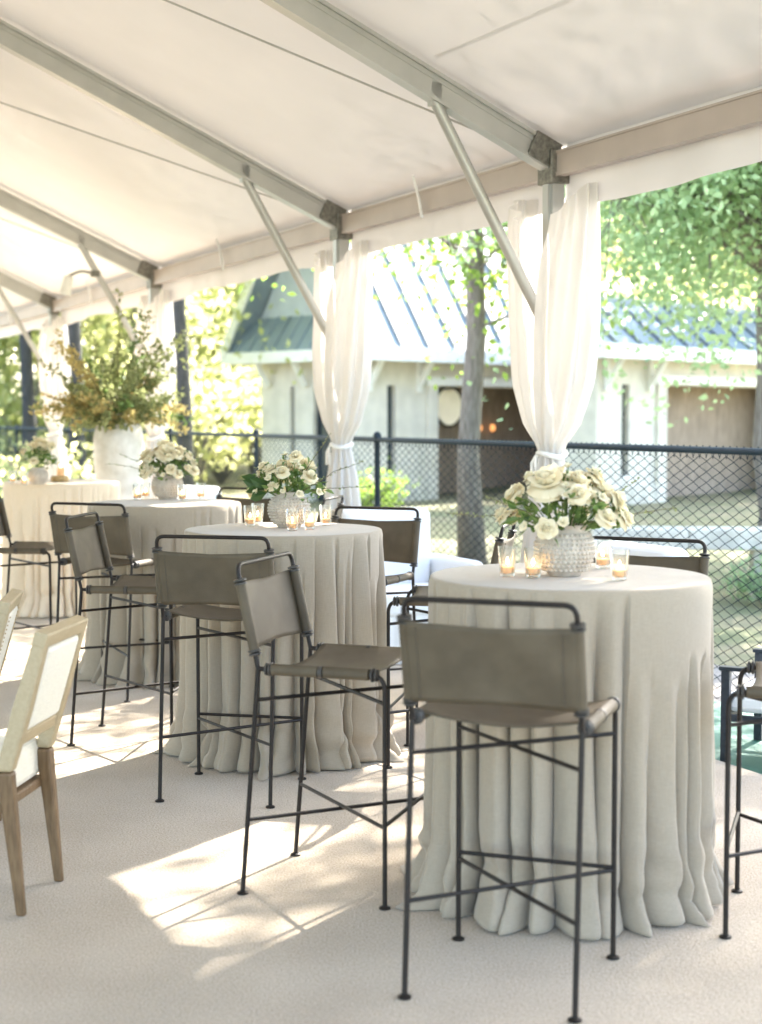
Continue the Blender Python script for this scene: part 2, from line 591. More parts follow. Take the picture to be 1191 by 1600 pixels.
for bi in range(len(BAYS) - 1):
    t0, t1 = BAYS[bi], BAYS[bi + 1]
    for side in (0, 1):
        g = MB()
        nu, nv = 14, 18
        P = np.zeros((nu, nv, 3))
        for i in range(nu):
            for j in range(nv):
                u, s = i / (nu - 1), -.10 + (HALF + .10) * j / (nv - 1)
                sag = .05 * (4 * u * (1 - u)) * max(0, math.sin(math.pi * max(0, min(1, s / HALF)))) ** .6
                if side == 0 and s < .02:
                    sag = 0
                ss = s if side == 0 else 2 * HALF - s
                P[i, j] = tp(t0 + (t1 - t0) * u, ss, EAVE_Z + .09 + ROOF_T * s - sag)
        g.quad_grid(P)
        tent_part(g, 'roof_panel', 'vinyl', smooth=True)
        # valance
        g = MB()
        nu, nv = 40, 5
        P = np.zeros((nu, nv, 3))
        rr = random.Random(bi * 7 + side)
        ph = rr.uniform(0, 6)
        s0 = -.07 if side == 0 else 2 * HALF + .07
        for i in range(nu):
            for j in range(nv):
                u, w = i / (nu - 1), j / (nv - 1)
                tt = t0 + .03 + (t1 - t0 - .06) * u
                wob = .018 * w * (math.sin(tt * 5 + ph) + .6 * math.sin(tt * 11.3 + 2 * ph))
                zb = EAVE_Z + .08 - .395 * w + (.035 * w * math.sin(math.pi * u) if side == 0 else 0) + .012 * w * math.sin(tt * 3.1 + ph)
                P[i, j] = tp(tt, s0 + wob, zb)
        g.quad_grid(P)
        tent_part(g, 'valance', 'vinyl', smooth=True)
        # eave beam: box profile with a lip and a keder track
        sb = 0 if side == 0 else 2 * HALF
        g = MB()
        for (z, w, h) in ((EAVE_Z - .055, .05, .105), (EAVE_Z - .118, .062, .018), (EAVE_Z + .004, .062, .012)):
            g.beam(tp(t0 + .07, sb, z), tp(t1 - .07, sb, z), w, h)
        tent_part(g, 'eave_beam', 'eave_alu')
for i, t in enumerate(BAYS):
    for side in (0, 1):
        sb, sg = (0, 1) if side == 0 else (2 * HALF, -1)
        # rafter: I-shaped aluminium profile
        g = MB()
        for (dz, w, h) in ((-.035, .05, .13), (-.105, .085, .02), (.035, .085, .02), (.0, .062, .012)):
            g.beam(tp(t, sb + sg * .04, EAVE_Z + .02 + dz), tp(t, HALF, EAVE_Z + .02 + dz + ROOF_T * (HALF - .04)), w, h)
        tent_part(g, 'rafter', 'alu')
        # post
        g = MB()
        p = tp(t, sb, 0)
        for (w, d) in ((.105, .07), (.06, .105)):
            g.beam((p.x, p.y, .004), (p.x, p.y, EAVE_Z - .16), w, d, up=tuple(N))
        tent_part(g, 'post', 'alu')
        g = MB()
        g.beam((p.x, p.y, EAVE_Z - .165), (p.x, p.y, EAVE_Z + .02), .15, .12, up=tuple(N))
        g.beam(tp(t, sb, EAVE_Z - .02), tp(t, sb + sg * .16, EAVE_Z + .05), .10, .15)
        g.beam(tp(t, sb - sg * .07, EAVE_Z - .12), tp(t, sb - sg * .07, EAVE_Z - .05), .05, .03, up=tuple(N))
        tent_part(g, 'corner_joint', 'alu_dark', bevel=.006)
        g = MB()
        q0, q1 = tp(t + .0, sb + sg * .74, EAVE_Z - .10 + ROOF_T * .74), tp(t, sb + sg * .075, 2.12)
        g.tube([q0, q1], .031, 12)
        kb = tent_part(g, 'knee_brace', 'alu', smooth=True)
        g = MB()
        g.beam(q0 + Vector((0, 0, .09)), q0 - Vector((0, 0, .03)), .05, .06, up=tuple(N))
        g.v = [tuple(tent_inv @ Vector(p_)) for p_ in g.v]
        g.build('brace_bracket', 'alu', kb)
# welded seams of the roof fabric
for bi in range(len(BAYS) - 1):
    t0, t1 = BAYS[bi], BAYS[bi + 1]
    def roof_pt(u, s_):
        sag = .05 * (4 * u * (1 - u)) * max(0, math.sin(math.pi * min(1, s_ / HALF))) ** .6
        return tp(t0 + (t1 - t0) * u, s_, EAVE_Z + .0885 + ROOF_T * s_ - sag)
    for line in ([roof_pt(.02 + .96 * k / 12, .78) for k in range(13)], [roof_pt(.5, .80 + 5.2 * k / 16) for k in range(17)])[:2 if bi == 1 else 0]:
        g = MB()
        for p_, q_ in zip(line[:-1], line[1:]):
            g.beam(p_, q_, .022, .0012, up=(N.x * ROOF_T, N.y * ROOF_T, 1))
        tent_part(g, 'weld_seam', 'vinyl')
# diagonal wind cables under the roof
for i in range(len(BAYS) - 1):
    t0, t1 = BAYS[i], BAYS[i + 1]
    g = MB()
    g.tube([tp(t0 + .08, .14, EAVE_Z - .02 + ROOF_T * .1), tp(t0 + (t1 - t0) * .97, HALF - .05, EAVE_Z - .02 + ROOF_T * HALF)], .0065, 6)
    tent_part(g, 'wind_cable', 'alu')
# fabric straps hanging at the eave between posts
for i in range(1, len(BAYS) - 1):
    t0, t1 = BAYS[i], BAYS[i + 1]
    tm = t0 + (t1 - t0) * .53
    g = MB()
    g.tube(fillet([tp(tm, .10, EAVE_Z + .10), tp(tm, .06, EAVE_Z - .03), tp(tm - .03, .05, EAVE_Z - .17)], .05), .011, 6)
    tent_part(g, 'webbing_strap', 'sash')

# ------------------------------------------------------------------ curtains on the posts
def curtain_pair(t, seed, label, tie_z=1.36):
    rng = random.Random(seed)
    root = thing('post_curtain', label, 'curtain', tp(t, 0, 0), math.atan2(E.y, E.x), 'curtains tied to the tent posts')
    nz = 54
    top, bot = EAVE_Z - .23, .012
    # half extents along the eave (a) and across it (b) against height
    zk = [0, .25, .7, 1.12, tie_z - .05, tie_z, tie_z + .06, 1.52, 1.75, 2.1, 2.45, top + .01]
    ak = [.30, .25, .20, .135, .075, .062, .085, .20, .30, .385, .40, .37]
    bk = [.17, .15, .13, .10, .068, .060, .075, .11, .14, .15, .14, .115]
    for side in (-1, 1):
        nu = 72
        P = np.zeros((nu, nz, 3))
        ph = rng.uniform(0, 6)
        pl = [rng.uniform(.6, 1.3) for _ in range(14)]
        for j in range(nz):
            z = bot + (top - bot) * j / (nz - 1)
            a, b = np.interp(z, zk, ak), np.interp(z, zk, bk)
            tight = min(1.0, abs(z - tie_z) / .45)
            gap = .36 * max(0, min(1, (z - 1.7) / 1.0)) + .04
            for i in range(nu):
                u = i / (nu - 1)
                # from the inner (room) side round the end to the outer side
                th = (gap + (math.pi - gap - .03) * u) * side
                k = u * 11
                pleat = math.sin(2 * math.pi * k * .5 + ph + .25 * math.sin(z * 3 + ph)) * pl[int(k) % 14]
                amp = (.010 + .022 * tight) * (1.25 if z < tie_z else 1)
                r = 1.0
                ca, cb = math.sin(th), math.cos(th)
                x = ca * (a + pleat * amp)
                y = cb * (b + pleat * amp * .8)
                y += .012 * math.sin(z * 5 + ph) * tight
                zz = z + (.05 * (1 - gap) * abs(math.sin(th)) - .16 * max(0, math.cos(th)) ** 2 * (1 if z > 2.4 else 0) * (z - 2.4) / .4 if z > 2.4 else 0)
                P[i, j] = (x, y, zz)          # local x along the eave, local y into the room
        g = MB()
        g.quad_grid(P)
        g.build('curtain_panel', 'sheer', root, smooth=True, sharp=None)
    g = MB()
    pts = []
    for k in range(28):
        th = 2 * math.pi * k / 28
        pts.append((.078 * math.cos(th), .074 * math.sin(th), tie_z + .012 * math.sin(th * 2 + seed)))
    g.tube(pts, .016, 8, closed=True)
    tie = g.build('tieback', 'sash', root, smooth=True, sharp=None)
    g = MB()
    for q in (-1, 1):
        g.tube([(.04, .075, tie_z), (.05 + .02 * q, .085, tie_z - .05), (.05 + .03 * q, .08, tie_z - .14)], [.008, .011, .012], 6)
    g.build('tie_end', 'sash', tie, smooth=True)
    return root

for i, (t, lab) in enumerate(((0.0, 'white sheer curtain tied to the post before the gap between the pavilions'),
                              (2.95, 'white sheer curtain tied to the tent post in front of the pavilion gable'),
                              (7.65, 'white sheer curtain tied to the tent post right behind the big urn'),
                              (12.05, 'white sheer curtain tied to the post behind the table with the wood slice'))):
    curtain_pair(t, 11 + i, lab)

# ------------------------------------------------------------------ chain-link fence
F0 = on_z(1165, 1112, GZ)
FENCE_TOP = 1.375
fr = thing('chain_link_fence', 'dark coated chain link fence with top rail beside the tent', 'fence', F0, math.atan2(E.y, E.x))
T0, T1 = -6.0, 26.0
def wire_mesh():
    """zigzag strands, each a thin three-sided wire, hooked into their neighbours"""
    pitch, step = .064, .032
    z0, z1 = .03, FENCE_TOP - GZ - .02
    nz = int((z1 - z0) / step)
    nt = int((T1 - T0) / pitch)
    rad = .0025
    tt = T0 + pitch * np.arange(nt)
    zz = z0 + step * np.arange(nz + 1)
    quads = []
    sec = np.array([[0, 1], [.87, -.5], [-.87, -.5]]) * rad
    zig = np.where(np.arange(nz + 1) % 2 == 0, 0, 1)
    # knots alternate so that strand k meets strand k+1 at the odd rows
    flip = (np.arange(nt) % 2)[:, None]
    x = tt[:, None] + pitch * np.abs(zig[None, :] - flip) * 1.03 - pitch * .015
    y = np.where(zig == 0, -.003, .003)[None, :] + 0 * x
    z = zz[None, :] + 0 * x
    C = np.stack([x, y, z], -1)
    d = C[:, 1:] - C[:, :-1]
    d /= np.linalg.norm(d, axis=-1, keepdims=True)
    n1 = np.array([0, 1.0, 0])
    n2 = np.cross(d, n1)
    for k in range(3):
        a, b = sec[k], sec[(k + 1) % 3]
        oa = n1 * a[0] + n2 * a[1]
        ob = n1 * b[0] + n2 * b[1]
        quads.append(np.stack([C[:, :-1] + oa, C[:, 1:] + oa, C[:, 1:] + ob, C[:, :-1] + ob], -2).reshape(-1, 3))
    V = np.concatenate(quads)
    # twisted ends sticking up over the rail
    return np_mesh('wire_mesh', V, 4, 'fence_vinyl')
link('wire_mesh', wire_mesh(), fr, kind='stuff')
g = MB()
g.tube([(T0, .03, FENCE_TOP - GZ), (T1, .03, FENCE_TOP - GZ)], .022, 10)
rail = g.build('top_rail', 'fence_vinyl', fr, smooth=True)
g = MB()
for k in range(int((T1 - T0) / .064)):
    x = T0 + k * .064
    g.tube([(x, .0, FENCE_TOP - GZ - .05), (x + .03, .0, FENCE_TOP - GZ + .025)], .0026, 3, caps=False)
    g.tube([(x + .06, .006, FENCE_TOP - GZ - .05), (x + .03, .004, FENCE_TOP - GZ + .027)], .0026, 3, caps=False)
g.build('wire_barbs', 'fence_vinyl', rail, kind='stuff')
t = -4.0
while t < T1:
    g = MB()
    g.tube([(t, .03, -.05), (t, .03, FENCE_TOP - GZ + .03)],   .026, 10)
    pst = g.build('fence_post', 'fence_vinyl', fr, smooth=True)
    g = MB()
    g.lathe([(.036, 0), (.036, .03), (.02, .055), (.004, .06)], 10, (t, .03, FENCE_TOP - GZ + .01))
    g.build('post_cap', 'fence_vinyl', pst, smooth=True)
    t += 3.0

# ------------------------------------------------------------------ pool house pavilions
def pavilion(loc, rz, label, pitch, L=6.6, W=2.9, ev=2.95, open_z=2.32, o1=4.66, lamps=True):
    root = thing('pavilion', label, 'building', loc, rz, 'poolside pavilions behind the fence')
    tn = math.tan(pitch)
    th = .22
    def part(name, m, *boxes, parent=root, **k):
        g = MB()
        for lo, hi in boxes:
            g.box(lo, hi)
        return g.build(name, m, parent, **k)
    # long facade (y = 0) with a slot window and a wide opening; gable facade (x = 0)
    s0, s1, o0 = .80, 1.04, 2.26
    D = min(W - th - .06, 1.55)
    wall = part('wall', 'stucco',
         ((0, 0, 0), (s0, th, ev)), ((s0, 0, open_z), (s1, th, ev)), ((s0, 0, 0), (s1, th, .55)), ((s1, 0, 0), (o0, th, ev)),
         ((o0, 0, open_z), (o1, th, ev)), ((o1, 0, 0), (L, th, ev)))
    if W < 2.5:
        part('wall', 'stucco', ((0, th, 0), (th, W - th - .001, ev)))
    else:
      part('wall', 'stucco', ((0, th, 0), (th, .35, ev)), ((0, .35, open_z), (th, 1.3, ev)), ((0, 1.3, 0), (th, 1.86, ev)),
         ((0, 1.86, open_z), (th, 2.0, ev)), ((0, 1.86, 0), (th, 2.0, .55)), ((0, 2.0, 0), (th, W, ev)))
    part('wall', 'stucco', ((th, W - th, 0), (L, W, ev)), ((L - th, th, 0), (L, W - th, ev)))
    part('interior_wall', 'interior', ((1.6, D, 0), (L - .3, D + .05, ev - .125)))
    part('ceiling', 'interior', ((th, th, ev - .12), (L - th, W - th - .06, ev - .06)))
    part('interior_wall', 'interior', ((1.5, th, 0), (1.6, D + .05, ev - .12)))
    part('interior_wall', 'interior', ((L - .3, th, 0), (L - .24, D + .05, ev - .12)))
    # windows and door
    w = part('window', 'dark_glass', ((s0, .12, .55), (s1, .14, open_z)))
    part('window_frame', 'trim', ((s0 - .04, -.02, .50), (s1 + .04, -.003, .55)), parent=w)
    if W > 2.5:
      w = part('window', 'dark_glass', ((.12, 1.86, .55), (.14, 2.0, open_z)))
      w = part('door', 'dark_glass', ((.12, .35, 0), (.15, 1.3, open_z)))
      part('door_frame', 'navy_metal', ((.10, .35, 0), (.118, .42, open_z)), ((.10, 1.23, 0), (.118, 1.3, open_z)), ((.10, .42, 1.1), (.118, 1.23, 1.16)), parent=w)
    # pilaster strips beside the opening, lintel
    for x in (o0 - .34, o1 + .04):
        part('pilaster', 'stucco', ((x, -.07, 0), (x + .30, -.003, ev - .3)), bevel=.01)
    part('lintel', 'trim', ((o0 - .38, -.09, open_z + .02), (o1 + .38, -.004, open_z + .20)), bevel=.01)
    # round mirror and lamps inside
    if lamps:
        g = MB()
        g.lathe([(.42, 0), (.42, .028)], 40, (4.25, D - .032, 1.93), axis=(0, -1, 0))
        mir = g.build('wall_mirror', 'mirror', root)
        g = MB()
        g.tube([(4.25 + .44 * math.cos(a), D - .05, 1.93 + .44 * math.sin(a)) for a in np.linspace(0, 2 * math.pi, 40, endpoint=False)], .03, 8, closed=True)
        g.build('mirror_frame', 'navy_metal', mir, smooth=True)
    for x in ((2.6, 5.15, 5.6) if lamps else ()):
        g = MB()
        g.lathe([(.02, -.08), (.05, -.06), (.06, 0), (.05, .06), (.02, .08)], 14, (x, D - .16, 1.45))
        lp = g.build('wall_lamp', 'lampglow', root, smooth=True)
        g = MB()
        g.lathe([(.04, -.12), (.04, -.10), (.02, -.08)], 10, (x, D - .16, 1.45))
        g.build('lamp_base', 'navy_metal', lp)
    # roof: ridge parallel to the long facade
    ov, og = .55, .55
    cy = W / 2
    hw = W / 2 + ov
    rise = hw * tn
    for sg in (-1, 1):
        g = MB()
        e0, e1 = Vector((-og, cy + sg * hw, ev)), Vector((L + .4, cy + sg * hw, ev))
        r0, r1 = Vector((-og, cy, ev + rise)), Vector((L + .4, cy, ev + rise))
        up = Vector((0, 0, .09))
        g.hexa([e0, e1, r1, r0, e0 + up, e1 + up, r1 + up, r0 + up] if sg < 0 else [r0, r1, e1, e0, r0 + up, r1 + up, e1 + up, e0 + up])
        rf = g.build('roof', 'roof_metal', root)
        n = Vector((0, sg * math.sin(pitch), math.cos(pitch)))
        x = -og + .42
        while x < L + .3:
            g = MB()
            a = Vector((x, cy + sg * hw * .995, ev + .09 + rise * .005))
            b = Vector((x, cy + sg * .03, ev + .09 + rise - .03 * tn))
            g.beam(a + n * .018, b + n * .018, .03, .04, up=tuple(n))
            g.build('standing_seam', 'navy_metal' if sg < 0 else 'roof_metal', rf)
            x += .78
        part('fascia', 'trim', ((-og - .03, cy + sg * hw - .045 + .05 * sg, ev - .17), (L + .43, cy + sg * hw + .045 + .05 * sg, ev + .10)), bevel=.008)
        # rake boards of the gable
        g = MB()
        g.beam(Vector((-og - .04, cy + sg * hw, ev + .02)), Vector((-og - .04, cy, ev + rise + .02)), .06, .20, up=tuple(n))
        g.build('rake_board', 'trim', root)
    part('ridge_cap', 'roof_metal', ((-og, cy - .08, ev + rise + .03), (L + .4, cy + .08, ev + rise + .15)))
    part('soffit', 'trim', ((-og, -ov, ev - .05), (L + .4, -.002, ev - .004)), ((-og, -.002, ev - .05), (-.002, W + ov, ev - .004)))
    # gable wall above the skirt roof
    g = MB()
    a, b, c = Vector((.02, .02 - ov * .9, ev)), Vector((.02, W + ov * .9, ev)), Vector((.02, cy, ev + rise * .97))
    q = Vector((.14, 0, 0))
    bi = len(g.v)
    g.v += [tuple(v) for v in (a, b, c, a + q, b + q, c + q)]
    g.f += [(0, 2, 1), (3, 4, 5), (0, 1, 4, 3), (1, 2, 5, 4), (2, 0, 3, 5)]
    g.build('gable_wall', 'gable_stucco', root)
    # skirt roof
    g = MB()
    so, sh = .52, .78
    A = [Vector((-so, -ov + .05, ev + .06)), Vector((-so, W + ov - .05, ev + .06)), Vector((.01, W + ov - .42, ev + sh)), Vector((.01, -ov + .42, ev + sh))]
    dn = Vector((0, 0, -.05))
    g.hexa([A[0] + dn, A[1] + dn, A[2] + dn, A[3] + dn] + A)
    sk = g.build('skirt_roof', 'roof_metal', root)
    y = -ov + .35
    nn = Vector((-(sh - .06), 0, so)).normalized()
    while y < W + ov - .2:
        g = MB()
        g.beam(Vector((-so, y, ev + .06)) + nn * .015, Vector((0, y, ev + sh)) + nn * .015, .03, .035, up=tuple(nn))
        g.build('standing_seam', 'roof_metal', sk)
        y += .36
    part('fascia', 'trim', ((-so - .07, -ov - .02, ev - .17), (-so - .005, W + ov + .02, ev + .06)))
    # brackets under the eave
    for x in (.25, 1.65, o1 + .3, L - .4):
        g = MB()
        g.beam(Vector((x, -.08, ev - .62)), Vector((x, -.42, ev - .12)), .09, .10)
        g.beam(Vector((x, -.055, ev - .75)), Vector((x, -.055, ev - .06)), .10, .09, up=(0, 1, 0))
        g.beam(Vector((x, -.10, ev - .10)), Vector((x, -.50, ev - .10)), .10, .08)
        g.build('bracket', 'trim', root)
    for y in (.2, W * .5, W - .3):
        g = MB()
        g.beam(Vector((-.08, y, ev - .62)), Vector((-.42, y, ev - .12)), .09, .10)
        g.beam(Vector((-.10, y, ev - .10)), Vector((-.50, y, ev - .10)), .10, .08)
        g.build('bracket', 'trim', root)
    part('base_plinth', 'stone', ((-.06, -.06, -.25), (o0 - .35, -.002, .35)))
    return root

pavilion((-.44, 30.0, GZ), math.radians(45), 'cream stucco pavilion with steep gable and white lit seam roof', math.radians(58), L=7.6, o1=6.4)
pavilion((4.06, 29.0, GZ), math.radians(45), 'cream stucco pavilion with low green grey seam roof behind the leafy branches', math.radians(38), W=1.35, L=8.4, o1=7.0, lamps=False)

# low stone ledge on piers beyond the fence
lw = thing('stone_ledge', 'pale stone ledge on piers behind the chain link fence', 'ledge', (4.3, 14.4, GZ), math.radians(-6))
g = MB()
for k in range(5):
    g = MB()
    g.box((-2.3 + k * .9, -.24, .46), (-2.3 + k * .9 + .894, .24, .65))
    g.build('cap_stone', 'stone', lw, bevel=.012)
for k in range(4):
    g = MB()
    g.box((-2.1 + k * 1.3, -.15, 0), (-1.8 + k * 1.3, .15, .457))
    g.build('pier', 'stone', lw, bevel=.01)

# ------------------------------------------------------------------ trees and shrubs
def leaf_cloud(rng, centres, per, spread, size, droop=.3):
    """folded diamond leaves around the given points -> (n*4,3) quads"""
    centres = np.asarray(centres)
    n = len(centres) * per
    c = np.repeat(centres, per, 0) + rng.normal(0, spread, (n, 3)) * np.array([1, 1, .75])
    d = rng.normal(0, 1, (n, 3))
    d[:, 2] -= droop
    d /= np.linalg.norm(d, axis=1, keepdims=True)
    a = rng.normal(0, 1, (n, 3))
    s = np.cross(d, a)
    s /= np.linalg.norm(s, axis=1, keepdims=True)
    L = (size * rng.uniform(.6, 1.3, n))[:, None]
    w = L * .30
    nn = np.cross(s, d)
    q = np.stack([c, c + d * L * .45 + s * w + nn * L * .08, c + d * L, c + d * L * .45 - s * w + nn * L * .08], 1)
    return q.reshape(-1, 3)

def tree_mesh(seed, height, r0, crown_z, crown_r, limbs, per, leaf, leafm, barkm, spread=.28, lean=(0, 0), twigs=6, off=(0, 0), lr=.32):
    rng = np.random.default_rng(seed)
    g = MB()
    n = 9
    tr = []
    for k in range(n):
        u = k / (n - 1)
        tr.append(Vector((lean[0] * u + rng.normal(0, .03) * (k > 0), lean[1] * u + rng.normal(0, .03) * (k > 0), height * u)))
    rad = [r0 * (1.25 if k == 0 else 1) * (1 - .80 * k / (n - 1)) for k in range(n)]
    g.tube(tr, rad, 10)
    cen = []
    for i in range(limbs):
        u = rng.uniform(.30, .98)
        z = crown_z[0] + (crown_z[1] - crown_z[0]) * u
        k = min(n - 2, max(0, int(z / height * (n - 1))))
        f = z / height * (n - 1) - k
        b = tr[k].lerp(tr[k + 1], max(0, min(1, f)))
        az = rng.uniform(0, 2 * math.pi)
        uu = (z - crown_z[0]) / max(.1, crown_z[1] - crown_z[0])
        reach = crown_r * (math.sin(math.pi * min(1, .15 + .85 * uu)) ** .6 * .8 + .2) * rng.uniform(.6, 1.08)
        drop = rng.uniform(-.15, .35)
        tip = b + Vector((math.cos(az) * reach + off[0] * .6, math.sin(az) * reach + off[1] * .6, reach * (.45 - drop)))
        mid = b.lerp(tip, .5) + Vector((rng.normal(0, .1), rng.normal(0, .1), reach * .10))
        pts = fillet([b, mid, tip], reach * .4, 4)
        br = r0 * lr * rng.uniform(.7, 1.1)
        g.tube(pts, list(np.linspace(br, br * .25, len(pts))), 6)
        for j in range(twigs):
            v = rng.uniform(.35, 1.0)
            q = pts[min(len(pts) - 1, int(v * (len(pts) - 1)))]
            e = q + Vector(rng.normal(0, 1, 3)) * reach * .22 + Vector((0, 0, -.05 * reach))
            g.tube([q, q.lerp(e, .5) + Vector((0, 0, .03)), e], [br * .3, br * .22, br * .1], 4)
            cen += [tuple(q.lerp(e, .55)), tuple(e), tuple(e + (e - q) * .4)]
    crown = np_mesh('crown', leaf_cloud(rng, cen, per, spread, leaf), 4, leafm)
    return g.mesh('trunk', barkm, True, None), crown

def plant_tree(name, label, meshes, loc, rz=0, scale=1, group=None, cat='tree'):
    r = thing(name, label, cat, loc, rz, group)
    r.scale = (scale,) * 3
    link('trunk', meshes[0], r)
    link('crown', meshes[1], r)
    return r

def ground_z(x, y):
    return GZ + max(0, min(70, y - 34)) * .07 - .03
tm = tree_mesh(4, 5.6, .11, (2.2, 5.3), 3.0, 84, 27, .092, 'fol_c', 'bark', spread=.24, twigs=8, off=(.2, -.2))
plant_tree('leafy_tree', 'second leafy tree standing behind the one that hangs over the pavilion', tm, (6.6, 21.5, GZ - .02), 2.1, 1.2)
plant_tree('leafy_tree', 'leafy tree whose branches hang over the low roofed pavilion', tm, (4.0, 16.0, GZ - .02), 0)
tm3 = tree_mesh(41, 12.5, .26, (4.6, 12.2), 3.9, 54, 17, .15, 'fol_a', 'bark', spread=.30, twigs=8)
plant_tree('shade_tree', 'tall broad tree shading the end of the tent', tm3, (9.6, 15.4, GZ - .02), 0)
tm2 = tree_mesh(9, 10.5, .145, (-.8, 10.2), 1.7, 36, 11, .11, 'fol_a', 'bark', spread=.24, twigs=6, lr=.13)
b = on_z(738, 884, GZ)
plant_tree('straight_tree', 'straight grey trunk standing between the fence and the gabled pavilion', tm2, (b.x, b.y, GZ - .02), 0)
# trees of the wood behind the fence, on the urn's side of the pavilions
wood = [tree_mesh(21, 11, .075, (1.2, 10.5), 3.2, 34, 14, .20, 'fol_b', 'bark', spread=.36, twigs=6),
        tree_mesh(22, 13, .13, (2.2, 12.5), 3.8, 36, 12, .22, 'fol_a', 'bark_dark', spread=.40, twigs=6),
        tree_mesh(23, 9, .065, (.5, 8.6), 2.8, 32, 12, .18, 'fol_b', 'bark', spread=.34, twigs=6)]
rr = random.Random(5)
labs = ['yellow green young tree in the wood behind the fence', 'tall dark trunked green tree in the wood behind the fence', 'low bushy yellow green tree in the wood behind the fence']
spots = [(288, 25, 1), (122, 26, 1), (47, 29, 1), (205, 33, 1), (210, 30, 2), (160, 38, 0), (80, 40, 2), (10, 36, 0), (250, 44, 0), (340, 46, 2), (430, 50, 0), (500, 52, 2),
         (-60, 33, 2), (-120, 42, 0), (690, 52, 0), (860, 50, 0), (1010, 52, 0), (1180, 48, 0), (580, 56, 2), (120, 54, 0), (20, 56, 2), (-140, 58, 0), (270, 60, 0), (1300, 44, 1), (380, 62, 0),
         (1250, 36, 1), (1400, 38, 1), (1420, 34, 1), (230, 36, 2), (60, 33, 2), (360, 42, 2), (0, 44, 0), (300, 40, 2), (440, 44, 2), (330, 54, 0)]
for px, d, k in spots:
    x = (px - 595.5) / F_PX * d
    plant_tree('wood_tree', labs[k], wood[k], (x, d, ground_z(x, d)), rr.uniform(0, 6.28), rr.uniform(.88, 1.15), group=('young trees of the wood', 'tall trees of the wood', 'bushy trees of the wood')[k])
# the wood goes on as one mass of leaves on the rising bank
rng = np.random.default_rng(8)
nb = 1500
bx, by = rng.uniform(-38, 34, nb), rng.uniform(62, 74, nb)
bz = GZ + (by - 34) * .07 + rng.uniform(.2, 1, nb) ** .8 * (11 + 3 * np.sin(bx * .4))
fw = link('far_wood', np_mesh('far_wood', leaf_cloud(rng, np.stack([bx, by, bz], 1), 26, .75, .42), 4, 'fol_b'), kind='stuff')
fw['label'] = 'far wood of yellow green trees on the rising bank'
fw['category'] = 'wood'
# shrubs and undergrowth beyond the fence
def shrub_mesh(seed, r, h, leaf, m):
    rng = np.random.default_rng(seed)
    g = MB()
    cen = []
    for i in range(16):
        az, f = rng.uniform(0, 6.28), rng.uniform(.2, 1)
        tip = Vector((math.cos(az) * r * f, math.sin(az) * r * f, h * rng.uniform(.5, 1)))
        g.tube([(0, 0, 0), (tip.x * .4, tip.y * .4, tip.z * .6), tuple(tip)], [.018, .012, .005], 5)
        cen += [tuple(tip), tuple(tip * .75), (tip.x * .9, tip.y * .9, tip.z * .55)]
    return g.mesh('trunk', 'bark', True, None), np_mesh('crown', leaf_cloud(rng, cen, 16, r * .2, leaf, .1), 4, m)
shr = [shrub_mesh(31, .55, .8, .09, 'fol_a'), shrub_mesh(32, .9, 1.3, .11, 'fol_b'), shrub_mesh(33, .45, .6, .08, 'fol_c')]
for i, (px, d, sc_) in enumerate(((300, 33, 2.2), (345, 36, 2.4), (395, 38, 2.2), (265, 37, 2.6), (150, 34, 2.2), (75, 35, 2.4), (15, 33, 2.2), (430, 41, 2.6), (215, 40, 2.8), (320, 43, 3.0))):
    r = thing('wood_bush', 'yellow green bush at the edge of the wood behind the fence', 'bush', ((px - 595.5) / F_PX * d, d, ground_z(0, d)), i * 1.3, 'bushes at the edge of the wood')
    r.scale = (sc_, sc_, sc_)
    link('stems', shr[1][0], r)
    link('foliage', shr[1][1], r)
for (x, y, k, lab) in ((3.45, 13.75, 2, 'leafy shrub growing in front of the stone ledge by the tree trunk'), (4.2, 13.8, 2, 'small dark shrub growing in front of the middle of the stone ledge'), (5.1, 13.8, 2, 'leafy shrub growing at the far end of the stone ledge'),
                       (-.2, 24.0, 0, 'round shrub standing at the corner of the gabled pavilion'), (-4.6, 22.0, 1, 'yellow green shrub below the first wood trees behind the fence'),
                       (-6.2, 27.0, 1, 'yellow green shrub deeper in the wood behind the fence'), (7.2, 23, 1, 'round shrub in front of the low roofed pavilion')):
    r = thing('garden_shrub', lab, 'shrub', (x, y, GZ), x * 3, 'shrubs beyond the fence')
    r.scale = (.75, .75, .7) if k == 2 else (1, 1, 1)
    link('stems', shr[k][0], r)
    link('foliage', shr[k][1], r)

